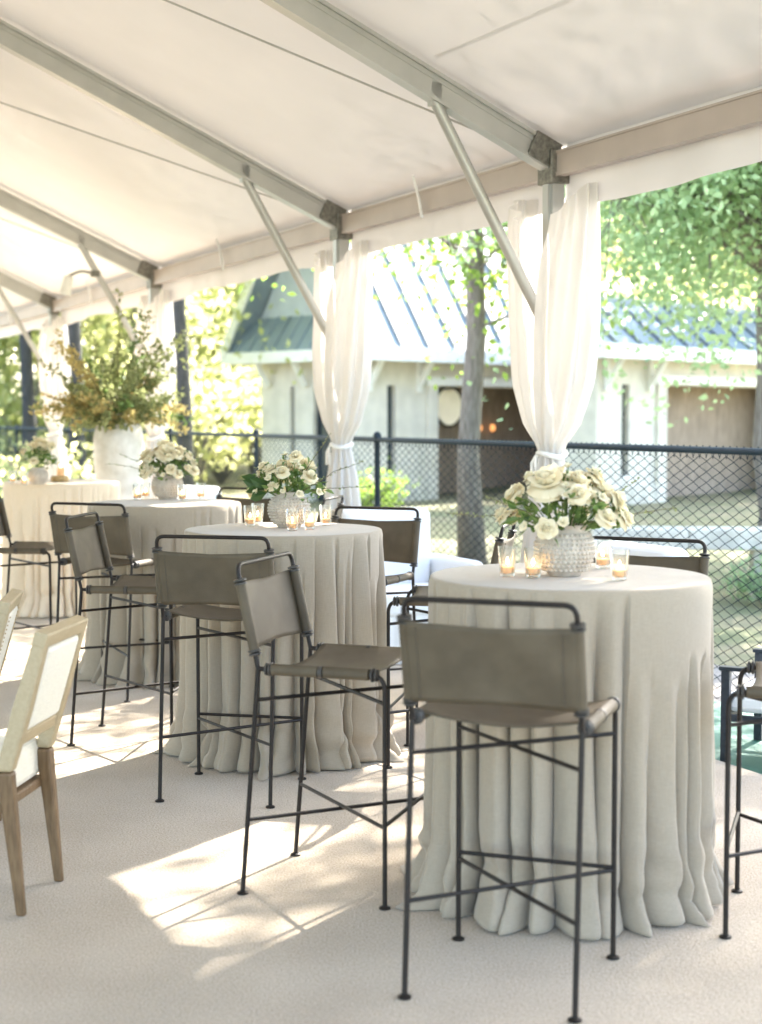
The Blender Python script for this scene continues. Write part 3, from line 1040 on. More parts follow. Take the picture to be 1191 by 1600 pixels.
# ------------------------------------------------------------------ sling bar stools
def make_stool():
    root = thing('bar_stool', 'x', 'bar stool', group='leather sling bar stools')
    hw, tr = .235, .0080
    yb = lambda z: -.25 + .06 * z / .75
    for sx in (-1, 1):
        x = sx * hw
        g = MB()
        g.tube(fillet([(x, .245, .006), (x, .245, .752), (x, -.19, .752)], .05, 6), tr, 10)
        lg = g.build('front_leg', 'iron', root, smooth=True)
        MB().lathe([(.019, 0), (.019, .005), (.012, .009)], 14, (x, .245, .0)).build('foot_disc', 'iron', lg)
        g = MB()
        g.tube([(x, -.25, .006), (x, -.19, .752)], tr, 10)
        lg = g.build('back_leg', 'iron', root, smooth=True)
        MB().lathe([(.019, 0), (.019, .005), (.012, .009)], 14, (x, -.25, .0)).build('foot_disc', 'iron', lg)
        # leather sleeve on the seat rail: two lengths with a band between, collars at the ends
        g = MB()
        for (a, b) in ((-.145, .022), (.036, .195)):
            g.lathe([(.013, a), (.0185, a + .004), (.0185, b - .004), (.013, b)], 14, (x, 0, .752), axis=(0, 1, 0))
        sl = g.build('seat_sleeve', 'leather', root, smooth=True, sharp=50)
        g = MB()
        for (a, r) in ((-.165, .021), (-.152, .023), (.198, .023), (.211, .021)):
            g.lathe([(.013, a), (r, a + .003), (r, a + .009), (.013, a + .012)], 12, (x, 0, .752), axis=(0, 1, 0))
        g.lathe([(.0205, .022), (.0205, .036)], 14, (x, 0, .752), axis=(0, 1, 0))
        g.build('sleeve_collar', 'collar', sl, smooth=True, sharp=50, kind='stuff')
        # sleeve on the back upright
        k0, k1 = Vector((x, -.19, .752)), Vector((x, -.265, 1.09))
        d = (k1 - k0).normalized()
        g = MB()
        c = k0 + d * .055
        g.lathe([(.012, 0), (.0175, .004), (.0175, .226), (.012, .23)], 14, tuple(c), axis=tuple(d))
        sl = g.build('back_sleeve', 'leather', root, smooth=True, sharp=50)
        g = MB()
        for a in (-.012, .0, .222, .234):
            g.lathe([(.012, a), (.0215, a + .003), (.0215, a + .008), (.012, a + .011)], 12, tuple(c), axis=tuple(d))
        g.build('sleeve_collar', 'collar', sl, smooth=True, sharp=50, kind='stuff')
    g = MB()
    g.tube(fillet([(-hw, -.19, .752), (-hw, -.265, 1.09), (hw, -.265, 1.09), (hw, -.19, .752)], .035, 6), tr * .98, 10)
    g.build('back_frame', 'iron', root, smooth=True)
    # seat sling
    nu, nv = 26, 14
    for nm in ('seat_sling',):
        top = np.zeros((nu, nv, 3))
        for i in range(nu):
            u = i / (nu - 1) * 2 - 1
            for j in range(nv):
                v = j / (nv - 1)
                y = -.142 + .334 * v
                edge = 1 - .25 * (abs(2 * v - 1)) ** 3
                z = .7715 - .040 * (1 - u * u) * edge - .004 * (1 - abs(u)) * math.sin(v * 5)
                y += (.012 if v > .5 else -.012) * (abs(2 * v - 1)) ** 4 * (u * u - .6)
                top[i, j] = (u * (hw + .004), y, z)
        g = MB()
        g.quad_grid(top)
        o = g.build(nm, 'leather', root, smooth=True, sharp=None)
        s = o.modifiers.new('thick', 'SOLIDIFY')
        s.thickness = .005
        s.offset = -1
    # back sling
    k0, k1 = Vector((0, -.19, .752)), Vector((0, -.265, 1.09))
    d = (k1 - k0).normalized()
    P = np.zeros((nu, nv, 3))
    for i in range(nu):
        u = i / (nu - 1) * 2 - 1
        for j in range(nv):
            v = j / (nv - 1)
            p = k0 + d * (.060 + .220 * v + .010 * (abs(u) - .5) * (1 if v > .5 else -1) * abs(2 * v - 1) ** 3)
            P[i, j] = (u * (hw + .002), p.y - .017 - .010 * (1 - u * u) + .004 * math.sin(u * 5 + v * 3) * (1 - u * u), p.z)
    g = MB()
    g.quad_grid(P)
    o = g.build('back_sling', 'leather', root, smooth=True, sharp=None)
    s = o.modifiers.new('thick', 'SOLIDIFY')
    s.thickness = .005
    for sx in (-1, 1):                          # stitched seam where the leather folds back
        g = MB()
        for k in range(15):
            v0, v1 = (k + .12) / 15, (k + .78) / 15
            a, b = k0 + d * (.066 + .208 * v0), k0 + d * (.066 + .208 * v1)
            g.tube([(sx * .198, a.y - .0255, a.z), (sx * .198, b.y - .0255, b.z)], .0011, 4)
        g.build('stitching', 'collar', o, kind='stuff')
    # cross stretchers and foot bar
    for z in (.655, .255):
        for sx in (-1, 1):
            MB().tube([(sx * hw, yb(z), z - .006 * sx), (-sx * hw, .245, z - .006 * sx)], .0066, 8).build('cross_stretcher', 'iron', root, smooth=True)
    MB().tube([(-hw, .245, .268), (hw, .245, .268)], .0066, 8).build('foot_bar', 'iron', root, smooth=True)
    return root

TA, TB, TC, TD = Vector((.62, 5.04, 0)), Vector((-.455, 7.15, 0)), Vector((-1.317, 9.35, 0)), Vector((-2.58, 12.4, 0))
stool0 = make_stool()
ORD = {'A': 'table farthest from the urn', 'B': 'third table from the urn', 'C': 'second table from the urn'}
stools = [('A', 'turned towards the urn', (.370, 4.228), -20.0),
          ('A', 'on the wooden chairs side', (-.145, 5.128), -108.6),
          ('A', 'on the urn side', (.93, 5.78), 155),
          ('A', 'on the fence side', (1.345, 4.708), 72.8),
          ('B', 'turned towards the urn', (-.624, 6.397), -12),
          ('B', 'on the wooden chairs side', (-1.204, 7.47), -97.7),
          ('B', 'on the urn side', (-.125, 7.85), 157),
          ('B', 'on the fence side', (.32, 6.985), 78.4),
          ('C', 'turned towards the urn', (-1.525, 8.72), -22),
          ('C', 'on the wooden chairs side', (-2.23, 9.6), -98),
          ('C', 'on the urn side', (-.99, 10.05), 155),
          ('C', 'on the fence side', (-.54, 9.185), 78)]
for i, (tb, side, (x, y), rz) in enumerate(stools):
    o = stool0 if i == 0 else copy_tree(stool0)
    o.location = (x, y, .001)
    o.rotation_euler = (0, 0, math.radians(rz))
    o['label'] = 'leather sling bar stool at the %s, %s' % (ORD[tb], side)

# ------------------------------------------------------------------ draped cocktail tables
TOP = 1.045
def cloth_mesh(seed, m, R=.460, H=TOP + .006, NA=560, NR=56):
    """full cloth: deep irregular folds that start under the rim, some dying out, some splitting, slack puddled on the floor"""
    rng = np.random.default_rng(seed)
    th = np.linspace(0, 2 * np.pi, NA, endpoint=False)
    def folds(n, lo, hi):
        wd = rng.uniform(lo, hi, n)
        wd /= wd.sum()
        ed = np.concatenate([[0], np.cumsum(wd)]) * 2 * np.pi
        ix = np.clip(np.searchsorted(ed, th, side='right') - 1, 0, n - 1)
        w = ed[ix + 1] - ed[ix]
        return ix, w, (th - ed[ix]) / w
    NF = 33
    ix, w, p = folds(NF, .45, 1.7)
    hh = rng.uniform(.45, 1.25, NF) * np.clip(w[np.searchsorted(ix, np.arange(NF))] / .19, .5, 1.3)
    st = rng.uniform(.0, .6, NF) * (rng.uniform(0, 1, NF) < .65)
    sk = rng.uniform(-1, 1, NF)
    bulge = rng.uniform(-.01, .026, NF)
    spread = rng.uniform(-1, 1, NF)
    zb = rng.uniform(.09, .25, NF)
    dent = rng.uniform(-.004, .030, NF)
    kick = rng.uniform(.0, .055, NF)
    pk = rng.uniform(.30, .70, NF)[ix]
    tri = np.where(p < pk, p / pk, (1 - p) / (1 - pk))
    bump = .45 * tri + .55 * tri * tri * (3 - 2 * tri)
    ix2, w2, p2 = folds(44, .5, 1.6)            # smaller secondary folds lower down
    h2 = rng.uniform(0, 1, 44) ** 1.5
    st2 = rng.uniform(.1, .7, 44)
    gz = rng.uniform(-1, 1, (8, 66))            # coarse crumple lattice near the floor
    def crumple(z):
        a = th / (2 * np.pi) * 66 + z * 9
        v = min(6.999, z / .062)
        i0, j0 = int(v), np.floor(a).astype(int)
        fv, fa = v - i0, a - j0
        g0 = gz[i0][j0 % 66] * (1 - fa) + gz[i0][(j0 + 1) % 66] * fa
        g1 = gz[i0 + 1][j0 % 66] * (1 - fa) + gz[i0 + 1][(j0 + 1) % 66] * fa
        return g0 * (1 - fv) + g1 * fv
    rows = []
    for r in (.02, .12, .22, .32, .40, .44):
        z = H + .0006 * np.sin(9 * th + r * 20)
        rows.append(np.stack([r * np.cos(th), r * np.sin(th), z], 1))
    for k in range(1, 5):                      # rounded rim
        a = k / 4 * math.pi / 2
        r = R - .010 + .010 * math.sin(a)
        rows.append(np.stack([r * np.cos(th), r * np.sin(th), np.full(NA, H - .010 + .010 * math.cos(a))], 1))
    def ring(s):
        env = np.clip((s - st[ix] * .7) / (1 - st[ix] * .7), 0, 1) ** .6
        amp = hh[ix] * env
        e2 = np.clip((s - st2[ix2]) / (1 - st2[ix2]), 0, 1)
        r = R + .004 + amp * (.108 * bump - .078) - h2[ix2] * e2 * .030 * np.sin(np.pi * p2) ** 2
        t = th - amp * w * .20 * np.sin(2 * np.pi * p) + .30 * sk[ix] * env * bump * w * s
        return r, t
    zf = .075
    ph = rng.uniform(0, 6, 6)
    for k in range(1, NR + 1):
        s = k / NR
        z = H - .010 - (H - .010 - zf) * s
        r, t = ring(s)
        low = np.clip((.36 - z) / .29, 0, 1)
        r = r + low ** 1.4 * bulge[ix] * bump + low * .024 * crumple(max(z, 0))
        r = r - dent[ix] * np.exp(-((z - zb[ix]) / .032) ** 2) + kick[ix] * (.3 + .7 * bump) * np.clip((zb[ix] - z) / .16, 0, 1)
        r = r + .0035 * np.sin(th * 11 + z * 9 + ph[2]) * np.sin(z * 13 + ph[3]) * s
        t = t + low * .020 * np.sin(z * 20 + th * 13 + ph[4])
        zz = z + low * .012 * np.sin(th * 15 + ph[5])
        rows.append(np.stack([r * np.cos(t), r * np.sin(t), zz], 1))
    r0 = r
    sp = spread[ix] * bump
    tail = [(.012, .052), (.020, .032), (.022, .018), (.014, .009), (-.010, .0045), (-.05, .0035)]
    flat = [(.012, .050), (.026, .034), (.042, .026), (.060, .017), (.076, .009), (.090, .0045)]
    f = np.clip(sp * 1.3 + .12, 0, 1)
    for (a, za), (b, zb) in zip(tail, flat):
        dr = a * (1 - f) + b * f
        z = za * (1 - f) + zb * f + .014 * np.clip(np.sin(th * 17 + seed), 0, 1) * f * (za > .01)
        rr_ = r0 + dr + .012 * crumple(.05 + .1 * za)
        rows.append(np.stack([rr_ * np.cos(t), rr_ * np.sin(t), np.maximum(z, .003)], 1))
    g = MB()
    g.quad_grid(np.stack(rows, 0), close_v=True)
    g.f.append(tuple(range(NA)))
    g.f = [q[::-1] for q in g.f]
    return g.mesh('tablecloth', m, True, None)

def cocktail_table(pos, seed, m, lab_t, lab_c):
    tb = thing('cocktail_table', lab_t, 'table', pos, 0, 'round cocktail tables')
    MB().lathe([(.43, TOP - .03), (.448, TOP - .026), (.448, TOP - .006), (.44, TOP)], 48).build('table_top', 'tabletop', tb)
    MB().lathe([(.035, .02), (.035, TOP - .031)], 16).build('column', 'iron', tb, smooth=True)
    MB().lathe([(.27, .002), (.27, .012), (.05, .024)], 32).build('base_plate', 'iron', tb)
    c = link('tablecloth', cloth_mesh(seed, m))
    c.location = pos
    tag(c, lab_c, 'tablecloth', 'floor length table linens')
    return tb

cocktail_table(TA, 3, 'linen', 'high round table hidden under grey linen, farthest from the urn', 'grey linen floor length cloth on the table farthest from the urn')
cocktail_table(TB, 14, 'linen', 'high round table hidden under grey linen, third from the urn', 'grey linen floor length cloth on the third table from the urn')
cocktail_table(TC, 25, 'linen', 'high round table hidden under grey linen, second from the urn', 'grey linen floor length cloth on the second table from the urn')
cocktail_table(TD, 36, 'warm_lit_linen', 'high round table hidden under linen tinted by warm light beside the urn', 'floor length cloth tinted by warm light on the table beside the big urn')

# ------------------------------------------------------------------ vases, flowers, candles
def vase_meshes():
    prof = [(.052, 0), (.056, .006), (.060, .012), (.078, .030), (.092, .058), (.097, .085), (.093, .112), (.080, .136), (.070, .147), (.069, .158), (.073, .168), (.068, .169), (.063, .158), (.062, .145)]
    g = MB()
    g.lathe(prof, 36, cap1=False)
    body = g.mesh('body', 'stoneware', True, 60)
    g = MB()
    for r in range(9):
        z = .022 + .0142 * r
        R = np.interp(z, [q[1] for q in prof[:10]], [q[0] for q in prof[:10]])
        n = max(20, int(2 * math.pi * R / .0162))
        for k in range(n):
            a = 2 * math.pi * (k + .5 * (r % 2)) / n
            nx, ny = math.cos(a), math.sin(a)
            g.lathe([(.0068, -.002), (.0058, .0035), (.0030, .0066), (.0006, .0075)], 6, (nx * R, ny * R, z), axis=(nx, ny, (z - .085) * 7))
    nails = g.mesh('hobnails', 'stoneware', True, None)
    return body, nails
vbody, vnails = vase_meshes()
def vase(pos, label, sc_=1.0, rz=0):
    r = thing('hobnail_vase', label, 'vase', pos, rz, 'hobnail vases')
    r.scale = (sc_,) * 3
    link('body', vbody, r)
    link('hobnails', vnails, r, kind='stuff')
    return r

def petal(P0, az, tilt, ln, wd, curl, cup):
    """a curved petal as a 4 x 5 grid"""
    nu, nv = 5, 4
    G = np.zeros((nu, nv, 3))
    for i in range(nu):
        u = i / (nu - 1) * 2 - 1
        for j in range(nv):
            v = j / (nv - 1)
            w = wd * math.sin(math.pi * (.16 + .62 * v)) * u
            tl = tilt + curl * v * v
            out = ln * v * math.sin(tl) - cup * (u * u) * wd * v
            up = ln * v * math.cos(tl) - abs(u) ** 2 * ln * .12 * v
            ca, sa = math.cos(az), math.sin(az)
            G[i, j] = (P0[0] + ca * out - sa * w, P0[1] + sa * out + ca * w, P0[2] + up)
    return G
def flower_mesh(kind, seed):
    rng = random.Random(seed)
    g = MB()
    if kind == 'rose':
        lay = [(4, .10, .026, .013, -.25), (5, .30, .029, .016, -.10), (6, .55, .031, .019, .15), (6, .85, .033, .021, .45), (5, 1.20, .032, .021, .55)]
    elif kind == 'peony':
        lay = [(7, .15, .036, .016, -.2), (9, .38, .042, .019, -.1), (10, .62, .048, .022, .0), (10, .90, .052, .025, .2), (9, 1.20, .054, .027, .45), (7, 1.5, .05, .028, .5)]
    else:
        lay = [(4, .25, .017, .010, .1), (5, .75, .019, .012, .4)]
    for n, tilt, ln, wd, curl in lay:
        o = rng.uniform(0, 6)
        for k in range(n):
            g.quad_grid(petal((0, 0, 0), o + 2 * math.pi * k / n + rng.uniform(-.2, .2), tilt + rng.uniform(-.08, .08), ln * rng.uniform(.9, 1.1), wd * rng.uniform(.9, 1.1), curl, .45))
    return g.mesh('flower', 'petal' if kind != 'small' else 'petal_white', True, None)
FL = {'rose': [flower_mesh('rose', s) for s in (1, 2, 3)], 'peony': [flower_mesh('peony', 4), flower_mesh('peony', 5)], 'small': [flower_mesh('small', 6), flower_mesh('small', 7)]}

def leaf_quads(rng, c, d, L, w, out):
    """one folded leaf of two quads -> list of points"""
    d = d.normalized()
    s = d.cross(Vector(rng.normal(0, 1, 3))).normalized()
    n = s.cross(d)
    t = c + d * L - n * L * .15
    m0, m1 = c + d * L * .33, c + d * L * .68 - n * L * .04
    out += [c, m0 + s * w * .8 + n * w * .3, m1, m0 * .5 + c * .5]
    out += [c, m0 * .5 + c * .5, m1, m0 - s * w * .8 + n * w * .3]
    out += [m0 + s * w * .8 + n * w * .3, m1 + s * w * .75 + n * w * .2, t, m1]
    out += [m0 - s * w * .8 + n * w * .3, m1, t, m1 - s * w * .75 + n * w * .2]

def bouquet(pos, seed, label, spread=(.225, .18), top=.165, big=4, roses=20, small=14, twig_dirs=(), big_leaves=()):
    rng = np.random.default_rng(seed)
    root = thing('flower_arrangement', label, 'flowers', pos, 0, 'cream rose arrangements')
    rim = .160
    stems = MB()
    lv = []
    items = ['peony'] * big + ['rose'] * roses + ['small'] * small
    placed = []
    for i, kd in enumerate(items):
        for tries in range(40):
            az, f = rng.uniform(0, 2 * math.pi), math.sqrt(rng.uniform(.02, 1))
            if kd == 'peony':
                f = rng.uniform(.25, .75)
            el = rng.uniform(.0, 1)
            h = top * (1 - .80 * f * f) * rng.uniform(.65, 1.12) + .02
            p = Vector((math.cos(az) * spread[0] * f, math.sin(az) * spread[1] * f, rim + h - .05 * (f > .8)))
            if all((p - q).length > (.040 if kd != 'peony' else .062) for q in placed):
                break
        placed.append(p)
        d = Vector((p.x, p.y, (h + .05) * .9)).normalized()
        d = (d + Vector(rng.normal(0, .22, 3))).normalized()
        me = FL[kd][int(rng.integers(len(FL[kd])))]
        o = link('flower', me, root)
        o.location = p
        o.rotation_mode = 'QUATERNION'
        o.rotation_quaternion = d.to_track_quat('Z', 'Y')
        s = rng.uniform(.9, 1.32) * (1.05 if kd == 'peony' else 1)
        o.scale = (s, s, s)
        b = Vector((p.x * .18, p.y * .18, rim - .03))
        stems.tube([b, b.lerp(p, .55) + Vector((0, 0, .02)), p], [.0022, .002, .0018], 5)
        for q in range(7 if kd != 'small' else 4):
            v = rng.uniform(.55, .98)
            leaf_quads(rng, b.lerp(p, v) + Vector(rng.normal(0, .012, 3)), d + Vector(rng.normal(0, .7, 3)), rng.uniform(.022, .05), rng.uniform(.008, .014), lv)
    # low skirt of leaves over the rim
    for k in range(66):
        az = rng.uniform(0, 6.28)
        r = rng.uniform(.03, spread[0] * .85)
        leaf_quads(rng, Vector((math.cos(az) * r, math.sin(az) * r * .85, rim + rng.uniform(.0, .075))), Vector((math.cos(az), math.sin(az), rng.uniform(-.5, .8))), rng.uniform(.03, .06), rng.uniform(.010, .018), lv)
    stems.build('stems', 'green_leaf', root, smooth=True, kind='stuff')
    link('foliage', np_mesh('foliage', [tuple(v) for v in lv], 4, 'green_leaf'), root, kind='stuff')
    for (dx, dy, dz) in big_leaves:             # single large leaves
        d = Vector((dx, dy, dz)).normalized()
        q = []
        leaf_quads(rng, Vector((dx * .10, dy * .10, rim + .02 + dz * .05)), d, .10, .030, q)
        link('large_leaf', np_mesh('large_leaf', [tuple(v) for v in q], 4, 'dark_leaf'), root)
    # thin budding twigs reaching out
    for (dx, dy, dz, ln) in twig_dirs:
        d = Vector((dx, dy, dz)).normalized()
        b = Vector((d.x * .04, d.y * .04, rim))
        pts = [b]
        for k in range(1, 8):
            u = k / 7
            pts.append(b + d * ln * u + Vector((0, 0, -.10 * ln * u * u)) + Vector(rng.normal(0, .004, 3)))
        g = MB()
        g.tube(pts, list(np.linspace(.0020, .0009, 8)), 5)
        tw = g.build('twig', 'stem', root, smooth=True)
        bl = []
        for k in range(34):
            u = rng.uniform(.3, 1)
            q = b + d * ln * u + Vector((0, 0, -.10 * ln * u * u))
            leaf_quads(rng, q, d * .6 + Vector(rng.normal(0, .8, 3)), rng.uniform(.006, .014), rng.uniform(.002, .0045), bl)
        link('buds', np_mesh('buds', [tuple(v) for v in bl], 4, 'sage_leaf'), tw, kind='stuff')
    return root

def votive_meshes():
    g = MB()
    g.lathe([(.020, 0), (.0235, .002), (.0245, .012), (.0315, .098), (.0318, .0985), (.0295, .0985), (.0225, .014), (.018, .011)], 28)
    gl = g.mesh('glass_cup', 'glass', True, 50)
    g = MB()
    g.lathe([(.018, .0125), (.0215, .0135), (.0232, .033), (.018, .0345), (.004, .0335)], 20)
    wx = g.mesh('candle', 'wax', True, 50)
    g = MB()
    g.tube([(0, 0, .033), (.0006, 0, .041)], .0008, 5)
    wk = g.mesh('wick', 'wick')
    g = MB()
    g.lathe([(.0006, .0405), (.0040, .0455), (.0042, .050), (.0022, .0575), (.0004, .0635)], 10)
    fl = g.mesh('flame', 'flame', True, None)
    return gl, wx, wk, fl
VM = votive_meshes()
def votive(pos, label, group):
    r = thing('votive_candle', label, 'candle', pos, 0, group)
    link('glass_cup', VM[0], r)
    w = link('wax', VM[1], r)
    link('wick', VM[2], w)
    link('flame', VM[3], w)

zt = TOP + .0072
va = on_z(882, 899, zt)
vb = on_z(452, 824, zt)
vc = on_z(262, 780, zt)
vd = on_z(60, 757, zt)
vase(va, 'grey hobnail vase standing on the table farthest from the urn')
vase(vb, 'grey hobnail vase standing on the third table from the urn')
vase(vc, 'grey hobnail vase standing on the second table from the urn')
vase(vd, 'small hobnail vase standing on the table beside the urn', .78)
bouquet(va, 107, 'cream roses and peonies in the vase on the table farthest from the urn', twig_dirs=((.9, .2, .75, .30), (.8, -.2, .25, .34), (-1, .1, .22, .36), (-.8, -.2, .45, .26), (.5, .3, 1, .26)))
bouquet(vb, 102, 'white blossom and green leaves in the vase on the third table from the urn', spread=(.20, .17), top=.15, big=2, roses=10, small=20, twig_dirs=((.55, .1, 1, .36), (.9, 0, .55, .36), (1, -.1, .2, .36), (-.7, .1, .7, .26)), big_leaves=((-1.2, -.2, .3), (-1.1, -.5, .0), (-1.3, .1, .55), (-.9, -.6, .35), (-1.0, -.7, -.3)))
bouquet(vc, 103, 'cream flowers in the vase on the second table from the urn', spread=(.20, .17), top=.15, twig_dirs=((-1, -.1, .3, .36), (-.9, -.2, .55, .30), (.9, .1, .5, .24)))
bouquet(vd, 104, 'loose cream flowers in the vase on the table beside the urn', spread=(.15, .13), top=.17, big=2, roses=7, small=8, twig_dirs=((-1, -.1, .35, .42), (-.9, .1, .6, .3)))
for pts, lab, gr in ((((793, 901), (833, 903), (942, 888), (968, 907)), 'lit candle in clear glass on the table farthest from the urn', 'candles on the table farthest from the urn'),
                     (((391, 822), (403, 818), (457, 829), (484, 827), (509, 821)), 'lit candle in clear glass on the third table from the urn', 'candles on the third table from the urn'),
                     (((215, 781), (228, 778), (285, 782), (314, 779)), 'lit candle in clear glass on the second table from the urn', 'candles on the second table from the urn'),
                     (((38, 758), (20, 755)), 'lit candle in clear glass on the table beside the urn', 'candles on the ivory clothed table')):
    for px, py in pts:
        votive(on_z(px, py, zt), lab, gr)
# gilded wood slice with a pillar candle
q = on_z(93, 752.5, zt)
ws = thing('wood_slice', 'gilded bark edged wood slice on the table beside the urn', 'wood slice', q)
g = MB()
rng = random.Random(4)
g.lathe([(.066, 0), (.072, .012), (.070, .040), (.064, .046)], 22)
g.v = [(x * (1 + .06 * math.sin(5 * math.atan2(y, x)) + rng.uniform(-.03, .03)), y * (1 + .05 * math.cos(3 * math.atan2(y, x))), z) for x, y, z in g.v]
g.build('slice_body', 'wood_slice', ws, smooth=True)
pc = thing('pillar_candle', 'short ivory pillar candle standing on the wood slice', 'candle', (q.x + .012, q.y, q.z + .0465))
w = MB().lathe([(.030, 0), (.032, .004), (.032, .062), (.027, .066), (.006, .062)], 20).build('wax', 'wax', pc, smooth=True)
MB().tube([(0, 0, .061), (.001, 0, .071)], .001, 5).build('wick', 'wick', w)
MB().lathe([(.0006, .070), (.0045, .076), (.0045, .081), (.0022, .089), (.0004, .095)], 10).build('flame', 'flame', w, smooth=True)

# ------------------------------------------------------------------ tall urn with autumn branches
up_ = Vector(((186 - 595.5) / F_PX * 13.2, 13.2, 0))
UB = .0
ut = thing('plinth_table', 'white linen covered plinth under the big urn', 'plinth', (up_.x, up_.y, 0))
MB().box((-.34, -.34, .002), (.34, .34, .70)).build('cover', 'white_linen', ut, bevel=.03)
MB().box((-.36, -.36, .7005), (.36, .36, .72)).build('plinth_top', 'white_linen', ut, bevel=.008)
urn = thing('tall_urn', 'chalky white shouldered urn holding the large golden green branches', 'urn', (up_.x, up_.y, .7215))
MB().lathe([(.13, 0), (.15, .02), (.195, .25), (.215, .48), (.215, .66), (.195, .76), (.150, .815), (.120, .835), (.118, .86), (.135, .875), (.120, .878), (.108, .86), (.108, .80)], 44, cap1=False).build('urn_body', 'urn', urn, smooth=True, sharp=60)
ar = thing('branch_arrangement', 'large loose arrangement of golden brown and sage branches in the urn', 'branches', (up_.x, up_.y, .7215 + .86))
rng = np.random.default_rng(77)
br = MB()
cl = {'gold_leaf': [], 'sage_leaf': [], 'green_leaf': []}
for i in range(88):
    az = rng.uniform(0, 6.28)
    lean = math.acos(rng.uniform(.12, 1.0))
    ln = rng.uniform(.60, 1.34) * (1 - .50 * lean / 1.5)
    d = Vector((math.cos(az) * math.sin(lean), .75 * math.sin(az) * math.sin(lean), math.cos(lean)))
    pts = [Vector((d.x * .05, d.y * .05, -.05))]
    for k in range(1, 7):
        u = k / 6
        pts.append(Vector((d.x * .05, d.y * .05, -.04)) + d * ln * u + Vector((0, 0, -.28 * ln * u * u * math.sin(lean))) + Vector(rng.normal(0, .012, 3)))
    br.tube(pts, list(np.linspace(.005, .0016, 7)), 5)
    kind = 'sage_leaf' if rng.uniform() < .45 else 'gold_leaf' if (d.x < .1 and rng.uniform() < .75) or rng.uniform() < .25 else ('sage_leaf' if rng.uniform() < .65 else 'green_leaf')
    for k in range(56):
        u = rng.uniform(.34, 1)
        j = min(5, int(u * 6))
        p = pts[j].lerp(pts[j + 1], u * 6 - j)
        leaf_quads(rng, p + Vector(rng.normal(0, .018, 3)), d * .5 + Vector(rng.normal(0, .8, 3)), rng.uniform(.03, .065), rng.uniform(.010, .021), cl[kind])
# trailing sprays towards the table beside the urn
for i in range(7):
    d = Vector((-1, rng.uniform(-.4, .4), rng.uniform(.15, .7))).normalized()
    ln = rng.uniform(.55, .80)
    pts = [Vector((0, 0, -.03)) + d * ln * k / 6 + Vector((0, 0, -.12 * ln * (k / 6) ** 2)) + Vector(rng.normal(0, .01, 3)) for k in range(7)]
    br.tube(pts, list(np.linspace(.004, .0012, 7)), 5)
    for k in range(60):
        u = rng.uniform(.35, 1)
        j = min(5, int(u * 6))
        leaf_quads(rng, pts[j].lerp(pts[j + 1], u * 6 - j), d * .4 + Vector(rng.normal(0, .8, 3)), rng.uniform(.02, .05), rng.uniform(.007, .015), cl['gold_leaf'])
br.build('branches', 'stem', ar, smooth=True, kind='stuff')
for k, v in cl.items():
    link(k.replace('_leaf', '_leaves'), np_mesh('leaves', [tuple(x) for x in v], 4, k), ar, kind='stuff')

# ------------------------------------------------------------------ wooden dining chairs
def dining_chair(pos, rz, label, nails=False):
    """local: faces +y, back legs at y = 0, half width .185"""
    root = thing('dining_chair', label, 'chair', pos, rz, 'upholstered oak dining chairs')
    hw = .18
    foot, kink, top = Vector((0, .0, 0)), Vector((0, .045, .46)), Vector((0, -.085, .90))
    for sx in (-1, 1):
        x = Vector((sx * hw, 0, 0))
        g = MB()
        a = [(x + foot, .014), (x + foot.lerp(kink, .6), .020), (x + kink, .024)]
        def post(name, sec, m):
            g = MB()
            c = [[p + Vector((-h, -h * 1.1, 0)), p + Vector((h, -h * 1.1, 0)), p + Vector((h, h * 1.1, 0)), p + Vector((-h, h * 1.1, 0))] for p, h in sec]
            g.quad_grid(np.array([[tuple(v) for v in r] for r in c]), close_v=True)
            n = len(g.v)
            g.f += [(3, 2, 1, 0), (n - 4, n - 3, n - 2, n - 1)]
            o = g.build(name, m, root, bevel=.009)
            bm = bmesh.new()
            bm.from_mesh(o.data)
            bmesh.ops.recalc_face_normals(bm, faces=bm.faces)
            bm.to_mesh(o.data)
            bm.free()
        post('back_leg', a, 'oak')
        post('back_stile', [(x + kink + Vector((0, 0, .0015)), .0245), (x + kink.lerp(top, .45), .0265), (x + top, .021)], 'pale_lit_oak')
        g = MB()
        p0, p1 = Vector((sx * .21, .44, .0)), Vector((sx * .205, .43, .40))
        g.hexa([p0 + Vector(v) for v in ((-.015, -.015, 0), (.015, -.015, 0), (.015, .015, 0), (-.015, .015, 0))] + [p1 + Vector(v) for v in ((-.024, -.024, 0), (.024, -.024, 0), (.024, .024, 0), (-.024, .024, 0))])
        g.build('front_leg', 'oak', root, bevel=.005)
    dv = (top - kink).normalized()
    nb = Vector((0, dv.z, -dv.y))
    def slab(name, m, s0, s1, half, thick, off=0, bev=.006, parent=root):
        g = MB()
        p, q = kink + dv * s0 + nb * off, kink + dv * s1 + nb * off
        g.beam(p, q, half * 2, thick, up=tuple(nb))
        return g.build(name, m, parent, bevel=bev)
    slab('top_rail', 'pale_lit_oak', .415, .463, hw + .0235, .046)
    slab('lower_rail', 'pale_lit_oak', .085, .130, hw - .024, .040)
    bp = slab('back_pad', 'cream_uph', .132, .413, hw - .026, .050, 0, .016)
    for sx in ((-1, 1) if nails else ()):
        g = MB()
        for k in range(18):
            p = kink + dv * (.14 + .0155 * k) - nb * .0255 + Vector((sx * (hw - .036), 0, 0))
            g.lathe([(.0042, 0), (.003, .003), (.0005, .004)], 6, tuple(p), axis=tuple(-nb))
        g.build('nail_trim', 'nail', bp, smooth=True, kind='stuff')
    g = MB()
    g.box((-.205, .05, .33), (.205, .45, .362))
    g.build('seat_rail', 'oak', root, bevel=.006)
    g = MB()
    g.box((-.205, .062, .3625), (.205, .485, .495))
    g.build('seat_cushion', 'cream_uph', root, bevel=.025)
    return root
